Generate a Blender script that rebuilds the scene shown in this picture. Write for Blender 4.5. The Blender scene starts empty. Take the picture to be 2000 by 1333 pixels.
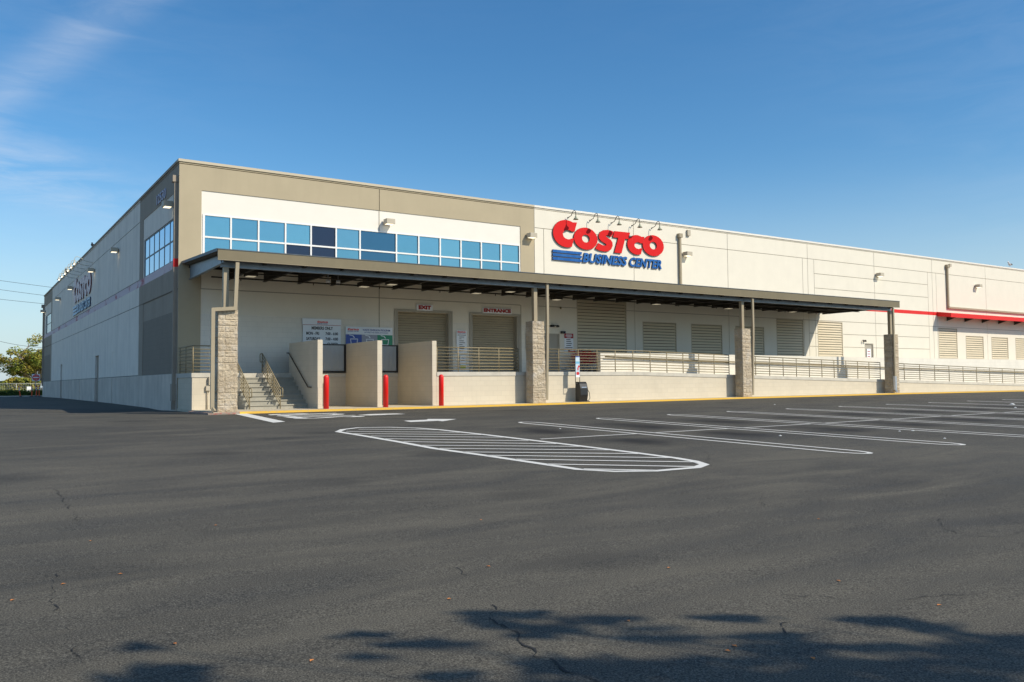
import bpy, math, random
from mathutils import Vector, Matrix, noise as mnoise
random.seed(7)
PI = math.pi
SC = bpy.context.scene
COL = SC.collection

# ------------------------------------------------------------------ camera
CAMP = Vector((-7.0473, -33.6829, 0.9447))
RX = Vector((0.834806, -0.550471, -0.009029))      # camera right
RD = Vector((0.019329, 0.045695, -0.998768))       # camera down
RF = Vector((0.550205, 0.833603, 0.048787))        # camera forward
cam = bpy.data.cameras.new('camera'); cam.sensor_width = 36; cam.lens = 1651/2000*36
cam.clip_start = .1; cam.clip_end = 3000
camo = bpy.data.objects.new('camera', cam); COL.objects.link(camo)
M = Matrix.Identity(4)
for i in range(3):
    M[i][0] = RX[i]; M[i][1] = -RD[i]; M[i][2] = -RF[i]; M[i][3] = CAMP[i]
camo.matrix_world = M
SC.camera = camo
# ------------------------------------------------------------------ light
TOSUN = Vector((.56, -1, .93)).normalized()
SUN_EL = math.asin(TOSUN.z); SUN_AZ = math.atan2(TOSUN.x, TOSUN.y)
world = bpy.data.worlds.new('World'); SC.world = world; world.use_nodes = True
wn = world.node_tree.nodes; wl = world.node_tree.links; wn.clear()
sky = wn.new('ShaderNodeTexSky'); sky.sky_type = 'NISHITA'; sky.sun_disc = False
sky.sun_elevation = SUN_EL; sky.sun_rotation = SUN_AZ
sky.altitude = 0; sky.air_density = 1.0; sky.dust_density = 0.6; sky.ozone_density = 2.6
tc = wn.new('ShaderNodeTexCoord')
hs = wn.new('ShaderNodeHueSaturation'); hs.inputs['Saturation'].default_value = 1.28; hs.inputs['Hue'].default_value = .5
wl.new(sky.outputs[0], hs.inputs['Color'])
def wmath(op, a, b=None, c=None):
    n = wn.new('ShaderNodeMath'); n.operation = op
    for i, v in enumerate((a, b, c)):
        if v is None: continue
        if isinstance(v, (int, float)): n.inputs[i].default_value = v
        else: wl.new(v, n.inputs[i])
    return n.outputs[0]
def wdot(vec):
    n = wn.new('ShaderNodeVectorMath'); n.operation = 'DOT_PRODUCT'
    wl.new(tc.outputs['Generated'], n.inputs[0]); n.inputs[1].default_value = vec
    return n.outputs['Value']
def streak(p, q, half, soft):
    nrm = Vector(p).cross(Vector(q)).normalized()
    d = wmath('ABSOLUTE', wdot(nrm))
    m = wn.new('ShaderNodeMapRange'); m.interpolation_type = 'SMOOTHSTEP'
    wl.new(d, m.inputs[0]); m.inputs[1].default_value = half+soft; m.inputs[2].default_value = max(half-soft, 0)
    return m.outputs[0]
mp = wn.new('ShaderNodeMapping'); wl.new(tc.outputs['Generated'], mp.inputs[0]); mp.inputs['Scale'].default_value = (7, 7, 34)
mp.inputs['Rotation'].default_value = (0, .25, 0)
nz = wn.new('ShaderNodeTexNoise'); nz.inputs['Scale'].default_value = 1.3; nz.inputs['Detail'].default_value = 9; nz.inputs['Roughness'].default_value = .62; nz.inputs['Distortion'].default_value = .6
wl.new(mp.outputs[0], nz.inputs[0])
nf = wn.new('ShaderNodeMapRange'); wl.new(nz.outputs[0], nf.inputs[0]); nf.inputs[1].default_value = .36; nf.inputs[2].default_value = .78
s1 = wmath('MULTIPLY', streak((.0324, .9582, .2844), (.1394, .9103, .3898), .012, .024), wmath('MULTIPLY', wmath('ADD', nf.outputs[0], .55), .18))
fade = wn.new('ShaderNodeMapRange'); fade.interpolation_type = 'SMOOTHSTEP'; wl.new(wdot((.55, .83, 0)), fade.inputs[0]); fade.inputs[1].default_value = .95; fade.inputs[2].default_value = .80
s2 = wmath('MULTIPLY', wmath('MULTIPLY', streak((.0342, .9755, .2250), (.2, .965, .180), .022, .032), fade.outputs[0]), wmath('MULTIPLY', nf.outputs[0], .62))
s3 = wmath('MULTIPLY', nf.outputs[0], wmath('MULTIPLY', fade.outputs[0], .07))
cs = wmath('MINIMUM', wmath('ADD', wmath('ADD', s1, s2), s3), .8)
mx = wn.new('ShaderNodeMix'); mx.data_type = 'RGBA'; wl.new(cs, mx.inputs[0]); tint = wn.new('ShaderNodeMix'); tint.data_type = 'RGBA'; tint.blend_type = 'MULTIPLY'; tint.inputs[0].default_value = 1; wl.new(hs.outputs[0], tint.inputs[6]); tint.inputs[7].default_value = (.97, 1.075, 1.06, 1)
hz = wn.new('ShaderNodeMapRange'); hz.interpolation_type = 'SMOOTHSTEP'; wl.new(wdot((0, 0, 1)), hz.inputs[0]); hz.inputs[1].default_value = .26; hz.inputs[2].default_value = -.04; hz.inputs[4].default_value = .85
hzm = wn.new('ShaderNodeMix'); hzm.data_type = 'RGBA'; wl.new(hz.outputs[0], hzm.inputs[0]); wl.new(tint.outputs[2], hzm.inputs[6]); hzm.inputs[7].default_value = (4.1, 5.0, 5.7, 1); wl.new(hzm.outputs[2], mx.inputs[6]); mx.inputs[7].default_value = (5.6, 6.0, 6.7, 1)
bg = wn.new('ShaderNodeBackground'); bg.inputs[1].default_value = .125
wo = wn.new('ShaderNodeOutputWorld'); wl.new(mx.outputs[2], bg.inputs[0]); wl.new(bg.outputs[0], wo.inputs[0])
sl = bpy.data.lights.new('sun', 'SUN'); sl.energy = 4.05; sl.angle = math.radians(.53); sl.color = (1, .915, .76)
so = bpy.data.objects.new('sun', sl); COL.objects.link(so)
so.rotation_euler = (-TOSUN).to_track_quat('-Z', 'Y').to_euler()
SC.view_settings.view_transform = 'Standard'; SC.view_settings.look = 'None'
SC.view_settings.exposure = .12; SC.view_settings.gamma = 1

# ------------------------------------------------------------------ materials
class NT:
    def __init__(s, name):
        s.m = bpy.data.materials.new(name); s.m.use_nodes = True
        s.n = s.m.node_tree.nodes; s.l = s.m.node_tree.links
        s.b = s.n['Principled BSDF']; s.tc = None
    def set(s, sock, v):
        i = s.b.inputs[sock]
        if isinstance(v, bpy.types.NodeSocket): s.l.new(v, i)
        else: i.default_value = v if not isinstance(v, tuple) or len(v) == 4 else (*v, 1)
    def coord(s):
        if not s.tc:
            g = s.n.new('ShaderNodeNewGeometry'); s.tc = g.outputs['Position']
        return s.tc
    def noise(s, scale, detail=4, rough=.55, stretch=(1, 1, 1), vec=None, dist=0):
        mp = s.n.new('ShaderNodeMapping'); mp.inputs['Scale'].default_value = stretch
        s.l.new(vec or s.coord(), mp.inputs[0])
        t = s.n.new('ShaderNodeTexNoise'); t.inputs['Scale'].default_value = scale; t.inputs['Detail'].default_value = detail
        t.inputs['Roughness'].default_value = rough; t.inputs['Distortion'].default_value = dist
        s.l.new(mp.outputs[0], t.inputs[0]); return t.outputs[0]
    def ramp(s, fac, a, b, lo=0., hi=1.):
        r = s.n.new('ShaderNodeMapRange'); s.l.new(fac, r.inputs[0])
        r.inputs[1].default_value = a; r.inputs[2].default_value = b; r.inputs[3].default_value = lo; r.inputs[4].default_value = hi
        return r.outputs[0]
    def math(s, op, a, b=None):
        n = s.n.new('ShaderNodeMath'); n.operation = op
        for i, v in enumerate((a, b)):
            if v is None: continue
            if isinstance(v, (int, float)): n.inputs[i].default_value = v
            else: s.l.new(v, n.inputs[i])
        return n.outputs[0]
    def mix(s, fac, a, b, mode='MIX'):
        n = s.n.new('ShaderNodeMix'); n.data_type = 'RGBA'; n.blend_type = mode
        for i, v in ((0, fac), (6, a), (7, b)):
            if isinstance(v, bpy.types.NodeSocket): s.l.new(v, n.inputs[i])
            else: n.inputs[i].default_value = v if i == 0 else (*v[:3], 1)
        return n.outputs[2]
    def bump(s, h, strength=.3, dist=.01):
        n = s.n.new('ShaderNodeBump'); n.inputs['Strength'].default_value = strength; n.inputs['Distance'].default_value = dist
        s.l.new(h, n.inputs['Height']); s.l.new(n.outputs[0], s.b.inputs['Normal'])
    def planar(s):       # (x+y, z, 0): brick courses on any upright axis-aligned face
        sp = s.n.new('ShaderNodeSeparateXYZ'); s.l.new(s.coord(), sp.inputs[0])
        cb = s.n.new('ShaderNodeCombineXYZ'); s.l.new(s.math('ADD', sp.outputs[0], sp.outputs[1]), cb.inputs[0]); s.l.new(sp.outputs[2], cb.inputs[1])
        return cb.outputs[0]

def paint(name, col, rough=.6, var=.06, streaks=.0, scale=1.5, metal=0., spec=.3, bumpy=0.):
    t = NT(name); c = col
    n = t.noise(scale, 5, .6)
    v = t.ramp(n, .3, .7, 1-var, 1+var)
    mulc = t.mix(1., c, (1, 1, 1), 'MULTIPLY')
    vec = t.n.new('ShaderNodeVectorMath'); vec.operation = 'SCALE'; t.l.new(mulc, vec.inputs[0]); t.l.new(v, vec.inputs['Scale'])
    out = vec.outputs[0]
    if streaks:
        sn = t.noise(2.2, 6, .65, (1, 1, .09), dist=.3)
        out = t.mix(t.ramp(sn, .48, .75, 0, streaks), out, tuple(x*.62 for x in c))
    t.set('Base Color', out); t.set('Roughness', rough); t.set('Metallic', metal); t.set('Specular IOR Level', spec)
    if bumpy: t.bump(t.noise(60, 3, .6), bumpy, .004)
    return t.m
def plain(name, col, rough=.5, metal=0., emit=0., ecol=None):
    t = NT(name); n = t.noise(25, 2); t.set('Base Color', t.mix(t.ramp(n, .3, .7, 0, .12), col, tuple(x*.7 for x in col)))
    t.set('Roughness', rough); t.set('Metallic', metal)
    if emit: t.set('Emission Color', ecol or col); t.set('Emission Strength', emit)
    return t.m
def cmu(name, col, mortar=.86, bumps=.25):
    t = NT(name); p = t.planar()
    b = t.n.new('ShaderNodeTexBrick'); t.l.new(p, b.inputs[0]); b.inputs['Scale'].default_value = 1
    b.inputs['Brick Width'].default_value = .406; b.inputs['Row Height'].default_value = .203; b.inputs['Mortar Size'].default_value = .006
    b.inputs['Mortar Smooth'].default_value = .3; b.inputs['Bias'].default_value = 0
    b.inputs['Color1'].default_value = (*col, 1); b.inputs['Color2'].default_value = (*[x*.955 for x in col], 1); b.inputs['Mortar'].default_value = (*[x*mortar for x in col], 1)
    st = t.noise(1.1, 6, .62, (1, 1, .5))
    c = t.mix(t.ramp(st, .5, .8, 0, .35), b.outputs[0], tuple(x*.72 for x in col))
    t.set('Base Color', c); t.set('Roughness', .8); t.set('Specular IOR Level', .2)
    h = t.math('ADD', t.math('MULTIPLY', b.outputs[1], -1.), t.math('MULTIPLY', t.noise(45, 3), .35))
    t.bump(h, bumps, .006); return t.m

CREAM = (.77, .715, .60); TAN = (.44, .37, .25)
m_cream = paint('cream_wall_paint', CREAM, .8, .025, .05, 1.2, bumpy=.1)
m_inset = paint('bright_cream_paint', (.81, .765, .68), .8, .02, .0, 1.2, bumpy=.05)
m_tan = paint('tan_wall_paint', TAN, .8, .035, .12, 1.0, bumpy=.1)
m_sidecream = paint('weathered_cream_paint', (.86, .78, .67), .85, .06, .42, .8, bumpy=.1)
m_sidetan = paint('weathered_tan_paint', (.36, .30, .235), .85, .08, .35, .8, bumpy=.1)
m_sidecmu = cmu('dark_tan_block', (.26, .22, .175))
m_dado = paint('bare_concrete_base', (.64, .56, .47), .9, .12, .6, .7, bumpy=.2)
m_joint = paint('wall_reveal_joint', (.36, .32, .25), .9); m_tanjoint = paint('tan_reveal_joint', (.15, .12, .08), .9)
m_sidejoint = paint('side_reveal_joint', (.17, .16, .14), .9)
m_cap = paint('tan_coping_metal', (.55, .475, .345), .55, .02)
m_capw = paint('cream_coping_metal', (.80, .75, .66), .55, .02)
m_red = paint('red_band_paint', (.72, .022, .018), .55, .04)
t = NT('faded_red_band'); n1 = t.noise(.9, 7, .7, (1, .5, 1.2)); c0 = t.mix(t.ramp(n1, .53, .63), (.70, .58, .59), (.46, .15, .16)); t.set('Base Color', c0); t.set('Roughness', .8); m_fadered = t.m
m_cmu = cmu('painted_block_tan', (.635, .56, .435))
m_cmuw = cmu('painted_block_cream', (.78, .735, .64))
t = NT('split_face_stone'); p = t.planar()
b = t.n.new('ShaderNodeTexBrick'); t.l.new(p, b.inputs[0]); b.inputs['Scale'].default_value = 1; b.inputs['Brick Width'].default_value = .406; b.inputs['Row Height'].default_value = .203
b.inputs['Mortar Size'].default_value = .006; b.inputs['Color1'].default_value = (.66, .555, .405, 1); b.inputs['Color2'].default_value = (.50, .41, .295, 1); b.inputs['Mortar'].default_value = (.42, .36, .28, 1)
nn = t.noise(22, 8, .8); c = t.mix(t.ramp(nn, .42, .66, 0, .75), b.outputs[0], (.30, .23, .15)); nn2 = t.noise(2, 5, .7)
c = t.mix(t.ramp(nn2, .5, .7, 0, .6), c, (.62, .58, .52)); t.set('Base Color', c); t.set('Roughness', .95); t.set('Specular IOR Level', .1)
t.bump(t.noise(45, 8, .85), .9, .03); m_stone = t.m
m_conc = paint('concrete', (.56, .52, .44), .9, .1, .25, 2.5, bumpy=.25)
m_step = paint('step_concrete', (.37, .35, .29), .9, .1, .2, 3, bumpy=.25)
m_walk = paint('sidewalk_concrete', (.54, .475, .36), .92, .12, 0, 1.7, bumpy=.3)
t = NT('yellow_kerb_paint'); n1 = t.noise(14, 5, .7); t.set('Base Color', t.mix(t.ramp(n1, .55, .72), (.78, .46, .055), (.42, .36, .24))); t.set('Roughness', .7); m_yel = t.m
t = NT('red_kerb_paint'); n1 = t.noise(9, 5, .7); t.set('Base Color', t.mix(t.ramp(n1, .38, .55), (.42, .12, .09), (.30, .26, .21))); t.set('Roughness', .8); m_redkerb = t.m
m_fascia = paint('olive_tan_fascia_metal', (.20, .165, .10), .45, .05, .15, 1.5)
m_steel = paint('galvanised_steel', (.24, .27, .30), .45, .15, .1, 5, metal=.5)
m_darksteel = paint('weathered_dark_steel', (.09, .105, .12), .5, .15, .1, 5, metal=.4); m_dark = paint('dark_painted_steel', (.045, .037, .028), .7, .1)
m_deck = paint('corrugated_deck', (.16, .14, .11), .7, .1)
m_post = paint('tan_painted_steel', (.36, .30, .205), .5, .05)
m_rail = paint('tan_railing_paint', (.27, .22, .13), .5, .08)
m_louv = paint('beige_louver_metal', (.66, .57, .41), .5, .03)
m_louvf = paint('beige_louver_frame', (.52, .45, .33), .5, .03)
m_void = plain('dark_interior', (.012, .011, .01), .9)
m_roller = paint('grey_beige_roller_slats', (.46, .39, .275), .5, .05)
m_door = paint('grey_beige_door_paint', (.40, .365, .30), .6, .03)
m_frame = paint('white_window_frame', (.82, .81, .78), .5, .02)
m_gframe = paint('grey_window_frame', (.17, .18, .19), .5, .02)
m_lampbox = paint('beige_lamp_housing', (.50, .44, .34), .5, .04)
m_glamp = paint('grey_green_lamp_shade', (.33, .34, .24), .45, .04)
m_glampb = paint('cream_lamp_shade', (.5, .49, .40), .45, .04)
m_lens = plain('lit_lens', (.9, .85, .7), .3, 0, 1.6, (1, .86, .6, 1)); m_lensoff = plain('dim_lens', (.75, .7, .55), .3, 0, .25, (1, .86, .6, 1))
m_bulb = plain('lit_bulb', (1, .95, .8), .3, 0, 5, (1, .9, .7, 1))
m_bollard = paint('red_bollard_paint', (.78, .012, .010), .35, .05, spec=.5)
m_white = paint('white_sign_face', (.84, .86, .88), .4, .02)
m_black = plain('black_plastic', (.018, .018, .018), .4)
m_text = plain('black_lettering', (.02, .02, .022), .6)
m_textred = plain('dark_red_lettering', (.36, .004, .006), .6)
m_signred = plain('red_lettering', (.72, .015, .015), .45)
m_blue = plain('blue_lettering', (.015, .05, .30), .5)
t = NT('weathered_red_letter'); n1 = t.noise(7, 7, .75, (1, 1, .25)); t.set('Base Color', t.mix(t.ramp(n1, .62, .70, 0, .16), (.66, .012, .013), (.70, .30, .26))); t.set('Roughness', .6); t.set('Specular IOR Level', .15); m_logored = t.m
t = NT('weathered_blue_letter'); n1 = t.noise(6, 7, .75, (1, 1, .5)); t.set('Base Color', t.mix(t.ramp(n1, .45, .68, 0, .6), (.012, .10, .34), (.06, .20, .46))); t.set('Roughness', .6); t.set('Specular IOR Level', .15); m_logoblue = t.m
m_logoredf = paint('bleached_red_letter', (.62, .50, .52), .5, .1, .2); m_logobluef = paint('bleached_blue_letter', (.36, .56, .72), .5, .1)
m_logoside = plain('letter_return', (.16, .03, .02), .5); m_logosideb = plain('letter_return_blue', (.01, .03, .09), .5); m_logosider = plain('letter_return_red', (.20, .03, .03), .5)
m_number = plain('pale_violet_number', (.36, .33, .42), .5)
t = NT('white_road_paint'); n1 = t.noise(22, 6, .75); n2 = t.noise(1.3, 4, .6)
wear = t.math('ADD', t.ramp(n1, .58, .76), t.ramp(n2, .62, .8, 0, .4)); t.set('Base Color', t.mix(t.math('MINIMUM', wear, 1.), (.72, .70, .64), (.17, .17, .16))); t.set('Roughness', .75); m_paint = t.m
# asphalt
t = NT('asphalt')
big = t.noise(.11, 6, .62, (1, 1.6, 1), dist=.6); mid = t.noise(.75, 7, .66, (.45, 1.6, 1), dist=.5); fine = t.noise(95, 3, .7); spk = t.noise(110, 1, .5); pit = t.noise(11, 6, .75)
c = t.mix(t.ramp(big, .38, .62), (.056, .0515, .042), (.087, .079, .063))
c = t.mix(t.ramp(mid, .47, .68, 0, .8), c, (.132, .118, .090)); c = t.mix(t.ramp(mid, .46, .32, 0, .7), c, (.041, .040, .037))
c = t.mix(t.ramp(pit, .60, .78, 0, .5), c, (.15, .14, .12)); c = t.mix(t.ramp(pit, .34, .26, 0, .7), c, (.02, .02, .02)); c = t.mix(t.ramp(fine, .50, .70, 0, .85), c, (.21, .195, .16)); c = t.mix(t.ramp(fine, .50, .33, 0, .95), c, (.017, .017, .017))
c = t.mix(t.ramp(spk, .74, .78, 0, .9), c, (.42, .40, .34))
oil = t.n.new('ShaderNodeTexVoronoi'); oil.inputs['Scale'].default_value = .32; t.l.new(t.coord(), oil.inputs[0]); oil.inputs['Randomness'].default_value = 1.
oi = t.math('MULTIPLY', t.ramp(t.math('ADD', oil.outputs[0], t.math('MULTIPLY', mid, .35)), .42, .18), .55)
c = t.mix(oi, c, (.028, .027, .025))
sp_ = t.n.new('ShaderNodeSeparateXYZ'); t.l.new(t.coord(), sp_.inputs[0])
fx = t.math('SUBTRACT', t.math('FRACT', t.math('DIVIDE', t.math('SUBTRACT', sp_.outputs[0], 6.17), 3.14)), .5)
fx = t.math('MULTIPLY', t.math('MULTIPLY', fx, fx), 26.)
wob = t.math('MULTIPLY', t.math('SUBTRACT', t.noise(.6, 4, .6), .5), 3.0)
for yc in (-17.2, -20.6):
    dy = t.math('ADD', t.math('SUBTRACT', sp_.outputs[1], yc), wob); dd_ = t.math('ADD', fx, t.math('MULTIPLY', t.math('MULTIPLY', dy, dy), 1.1))
    ms = t.math('MULTIPLY', t.math('POWER', 2.718, t.math('MULTIPLY', dd_, -1.)), t.ramp(sp_.outputs[0], 3.2, 4.2, 0, .95))
    c = t.mix(ms, c, (.022, .020, .018))
t.set('Base Color', c); t.set('Roughness', t.ramp(mid, .3, .7, .82, .95)); t.set('Specular IOR Level', .22)
t.bump(t.math('ADD', fine, t.math('MULTIPLY', spk, .5)), .4, .003); m_asphalt = t.m
m_crack = plain('crack_void', (.022, .021, .02), .95)
# glass
def glass(name, col, metal, rough=.04):
    t = NT(name); n = t.noise(3, 3, .6); t.set('Base Color', t.mix(t.ramp(n, .35, .7, 0, .12), col, tuple(x*.75 for x in col)))
    t.set('Metallic', metal); t.set('Roughness', rough); t.set('Specular IOR Level', .8)
    t.bump(t.noise(.9, 3), .05, .03); return t.m
m_glass = glass('blue_reflective_glass', (.17, .37, .46), .85)
m_glass2 = glass('blue_reflective_glass', (.15, .345, .43), .85); m_glass3 = glass('blue_reflective_glass', (.185, .40, .48), .83)
m_glassd = glass('dark_reflective_glass', (.03, .045, .08), .7)
m_glassm = glass('deep_blue_reflective_glass', (.055, .15, .23), .8)
m_glasss = glass('side_reflective_glass', (.26, .46, .64), .9)

# ------------------------------------------------------------------ object helpers
def tag(o, label=None, cat=None, group=None, kind=None):
    if label: o['label'] = label
    if cat: o['category'] = cat
    if group: o['group'] = group
    if kind: o['kind'] = kind
    return o
def empty(name, loc=(0, 0, 0), label=None, cat=None, group=None, rz=0):
    o = bpy.data.objects.new(name, None); COL.objects.link(o); o.location = loc; o.rotation_euler = (0, 0, rz); o.empty_display_size = .3
    return tag(o, label, cat, group)
class MB:
    def __init__(s): s.v = []; s.f = []; s.mi = []; s.mats = []
    def m(s, mat):
        if mat not in s.mats: s.mats.append(mat)
        return s.mats.index(mat)
    def face(s, pts, mat=None):
        i = len(s.v); s.v += [tuple(p) for p in pts]; s.f.append(tuple(range(i, i+len(pts)))); s.mi.append(s.m(mat) if mat else 0)
    def box(s, x0, x1, y0, y1, z0, z1, mat=None, top=None):
        x0, x1 = min(x0, x1), max(x0, x1); y0, y1 = min(y0, y1), max(y0, y1); z0, z1 = min(z0, z1), max(z0, z1)
        P = [(x0, y0, z0), (x1, y0, z0), (x1, y1, z0), (x0, y1, z0), (x0, y0, z1), (x1, y0, z1), (x1, y1, z1), (x0, y1, z1)]
        s.hexa(P, mat, top)
        return s
    def hexa(s, P, mat=None, top=None):
        i = len(s.v); s.v += [tuple(p) for p in P]
        for k, q in enumerate(((0, 3, 2, 1), (4, 5, 6, 7), (0, 1, 5, 4), (1, 2, 6, 5), (2, 3, 7, 6), (3, 0, 4, 7))):
            s.f.append(tuple(i+a for a in q)); mm = top if (k == 1 and top) else mat; s.mi.append(s.m(mm) if mm else 0)
    def tube(s, pts, r, n=8, mat=None, cap=True):
        pts = [Vector(p) for p in pts]; rr = r if isinstance(r, (list, tuple)) else [r]*len(pts)
        rings = []; base = len(s.v); up = None
        for k, p in enumerate(pts):
            d = (pts[min(k+1, len(pts)-1)]-pts[max(k-1, 0)]).normalized()
            a = d.cross(Vector((0, 0, 1)))
            if a.length < .05: a = d.cross(Vector((1, 0, 0)))
            if up is not None:
                a = up-d*up.dot(d)
            a.normalize(); up = a; b2 = d.cross(a).normalized()
            ring = []
            for j in range(n):
                t_ = 2*PI*j/n; s.v.append(tuple(p+(a*math.cos(t_)+b2*math.sin(t_))*rr[k])); ring.append(len(s.v)-1)
            rings.append(ring)
        mi = s.m(mat) if mat else 0
        for k in range(len(rings)-1):
            for j in range(n):
                s.f.append((rings[k][j], rings[k][(j+1) % n], rings[k+1][(j+1) % n], rings[k+1][j])); s.mi.append(mi)
        if cap:
            s.f.append(tuple(reversed(rings[0]))); s.mi.append(mi); s.f.append(tuple(rings[-1])); s.mi.append(mi)
        return s
    def bar(s, a, b, w, h=None, mat=None):   # rectangular bar from a to b
        a = Vector(a); b = Vector(b); h = h or w; d = (b-a).normalized()
        u = d.cross(Vector((0, 0, 1)))
        if u.length < .05: u = Vector((1, 0, 0))
        u.normalize(); v = u.cross(d).normalized(); u = u*w/2; v = v*h/2
        s.hexa([a-u-v, a+u-v, b+u-v, b-u-v, a-u+v, a+u+v, b+u+v, b-u+v], mat); return s
    def lathe(s, prof, c=(0, 0, 0), n=20, mat=None, axis='Z'):
        base = len(s.v); mi = s.m(mat) if mat else 0
        for r, z in prof:
            for j in range(n):
                t_ = 2*PI*j/n; s.v.append((c[0]+r*math.cos(t_), c[1]+r*math.sin(t_), c[2]+z))
        for k in range(len(prof)-1):
            for j in range(n):
                a = base+k*n+j; b2 = base+k*n+(j+1) % n
                s.f.append((a, b2, b2+n, a+n)); s.mi.append(mi)
        s.f.append(tuple(base+j for j in reversed(range(n)))); s.mi.append(mi)
        s.f.append(tuple(base+(len(prof)-1)*n+j for j in range(n))); s.mi.append(mi)
        return s
    def extr(s, poly, d, mat=None):  # poly list of 3D pts, extruded by vector d
        n = len(poly); A = [Vector(p) for p in poly]; B = [p+Vector(d) for p in A]
        s.face(A[::-1], mat); s.face(B, mat)
        for i in range(n): s.face([A[i], A[(i+1) % n], B[(i+1) % n], B[i]], mat)
        return s
    def build(s, name, mat=None, parent=None, smooth=False, bevel=0, loc=None):
        me = bpy.data.meshes.new(name); me.from_pydata(s.v, [], s.f)
        mats = s.mats or [mat]
        if mat and mat not in mats and 0 in s.mi and not s.mats: mats = [mat]
        for q in mats: me.materials.append(q)
        me.polygons.foreach_set('material_index', s.mi)
        if smooth: me.polygons.foreach_set('use_smooth', [True]*len(me.polygons))
        me.update(); o = bpy.data.objects.new(name, me); COL.objects.link(o)
        if parent: o.parent = parent
        if loc: o.location = loc
        if bevel:
            md = o.modifiers.new('bevel', 'BEVEL'); md.width = bevel; md.segments = 2; md.limit_method = 'ANGLE'; md.angle_limit = .6
        return o
def copy_tree(o, parent=None):
    c = o.copy(); COL.objects.link(c); c.parent = parent
    for ch in [q for q in bpy.data.objects if q.parent == o]: copy_tree(ch, c)
    return c
ZUP = Matrix.Rotation(PI/2, 4, 'X')                                  # upright, facing -Y
SIDE = Matrix.Rotation(-PI/2, 4, 'Z') @ ZUP                          # upright, facing -X
def text(name, body, mat, parent, loc, rot=ZUP, w=None, h=.2, shear=0, bold=.0, depth=.004, align='LEFT', spacing=1, sidemat=None):
    cu = bpy.data.curves.new(name, 'FONT'); cu.body = body; cu.size = 1; cu.shear = shear; cu.offset = bold; cu.space_character = spacing
    cu.resolution_u = 3
    to = bpy.data.objects.new(name, cu); COL.objects.link(to)
    dg = bpy.context.evaluated_depsgraph_get(); me = bpy.data.meshes.new_from_object(to.evaluated_get(dg))
    xs = [v.co.x for v in me.vertices]; ys = [v.co.y for v in me.vertices]
    x0, x1, y0, y1 = min(xs), max(xs), min(ys), max(ys)
    bpy.data.objects.remove(to); bpy.data.meshes.remove(me)
    cap = .7 if any(ch.isupper() or ch.isdigit() for ch in body) else .55
    sy = h/(y1-y0) if (y1-y0) > .3 else h/.7
    sx = (w/(x1-x0)) if w else sy
    cu.extrude = depth/2/max(sy, 1e-6)*1.0
    to = bpy.data.objects.new(name, cu); COL.objects.link(to)
    dg = bpy.context.evaluated_depsgraph_get(); dg.update(); me = bpy.data.meshes.new_from_object(to.evaluated_get(dg))
    bpy.data.objects.remove(to)
    off = {'LEFT': 0, 'CENTER': -.5*(x1-x0)*sx}[align]
    for v in me.vertices:
        v.co = Vector(((v.co.x-x0)*sx+off, (v.co.y-y0)*sy, v.co.z*sy+depth/2))
    me.transform(rot); me.materials.clear(); me.materials.append(mat); me.update()
    if sidemat:
        me.materials.append(sidemat); nrm = rot.to_3x3() @ Vector((0, 0, 1))
        for p in me.polygons:
            if p.normal.dot(nrm) < .9: p.material_index = 1
    o = bpy.data.objects.new(name, me); COL.objects.link(o); o.parent = parent; o.location = loc
    return o
def shape(name, loops, mat, parent, loc, rot=ZUP, scale=1, depth=.05, sidemat=None, z0=0):
    cu = bpy.data.curves.new(name, 'CURVE'); cu.dimensions = '2D'; cu.fill_mode = 'BOTH'; cu.extrude = depth/2
    for lp in loops:
        sp = cu.splines.new('POLY'); sp.points.add(len(lp)-1); sp.use_cyclic_u = True
        for i, (a, b_) in enumerate(lp): sp.points[i].co = (a*scale, b_*scale, 0, 1)
    to = bpy.data.objects.new(name, cu); COL.objects.link(to)
    dg = bpy.context.evaluated_depsgraph_get(); dg.update(); me = bpy.data.meshes.new_from_object(to.evaluated_get(dg)); bpy.data.objects.remove(to)
    me.transform(Matrix.Translation((0, 0, depth/2+z0))); me.transform(rot); me.materials.clear(); me.materials.append(mat)
    if sidemat:
        me.materials.append(sidemat); nrm = rot.to_3x3() @ Vector((0, 0, 1))
        for p in me.polygons:
            if p.normal.dot(nrm) < .9: p.material_index = 1
    me.update(); o = bpy.data.objects.new(name, me); COL.objects.link(o); o.parent = parent; o.location = loc
    return o

# ------------------------------------------------------------------ ground
KX = [(-60, .03), (0, .05), (12, .065), (25, .11), (38, .125), (54, .105), (120, .105)]
def K(x):
    if x <= KX[0][0]: return KX[0][1]
    for (a, za), (b_, zb) in zip(KX, KX[1:]):
        if x <= b_: return za+(zb-za)*(x-a)/(b_-a)
    return KX[-1][1]
def sm(a, b_, x):
    t_ = max(0, min(1, (x-a)/(b_-a))); return t_*t_*(3-2*t_)
def G(x, y):
    z = K(x)-.075+.0165*max(min(y+5.2, 0), -45)
    if y > -5.2:
        z += .05*sm(0, 20, y)*sm(60, 40, y)*(1 if x < 2 else 0)
        z -= .15*math.exp(-((x+1.9)/1.6)**2-((y-3.2)/1.7)**2)
        z -= .10*sm(55, 100, y)
    return z
def onG(px, py, dz=.0):
    d = RX*(px-1000)+RD*(py-666.5)+RF*1651; z = -.1
    for _ in range(60):
        tt = (z-CAMP.z)/d.z; P = CAMP+d*tt; z = .5*z+.5*(G(P.x, P.y)+dz)
    return Vector((P.x, P.y, G(P.x, P.y)+dz))
xs = [-900, -400, -200, -120, -80, -60, -45, -35, -28, -22, -18, -15, -12]+[-10+.5*i for i in range(0, 24)]+[2, 4, 6, 8, 10, 12, 15, 18, 21, 25, 30, 34, 38, 44, 50, 54, 60, 70, 85, 100, 120, 160, 240, 450, 900]
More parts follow.
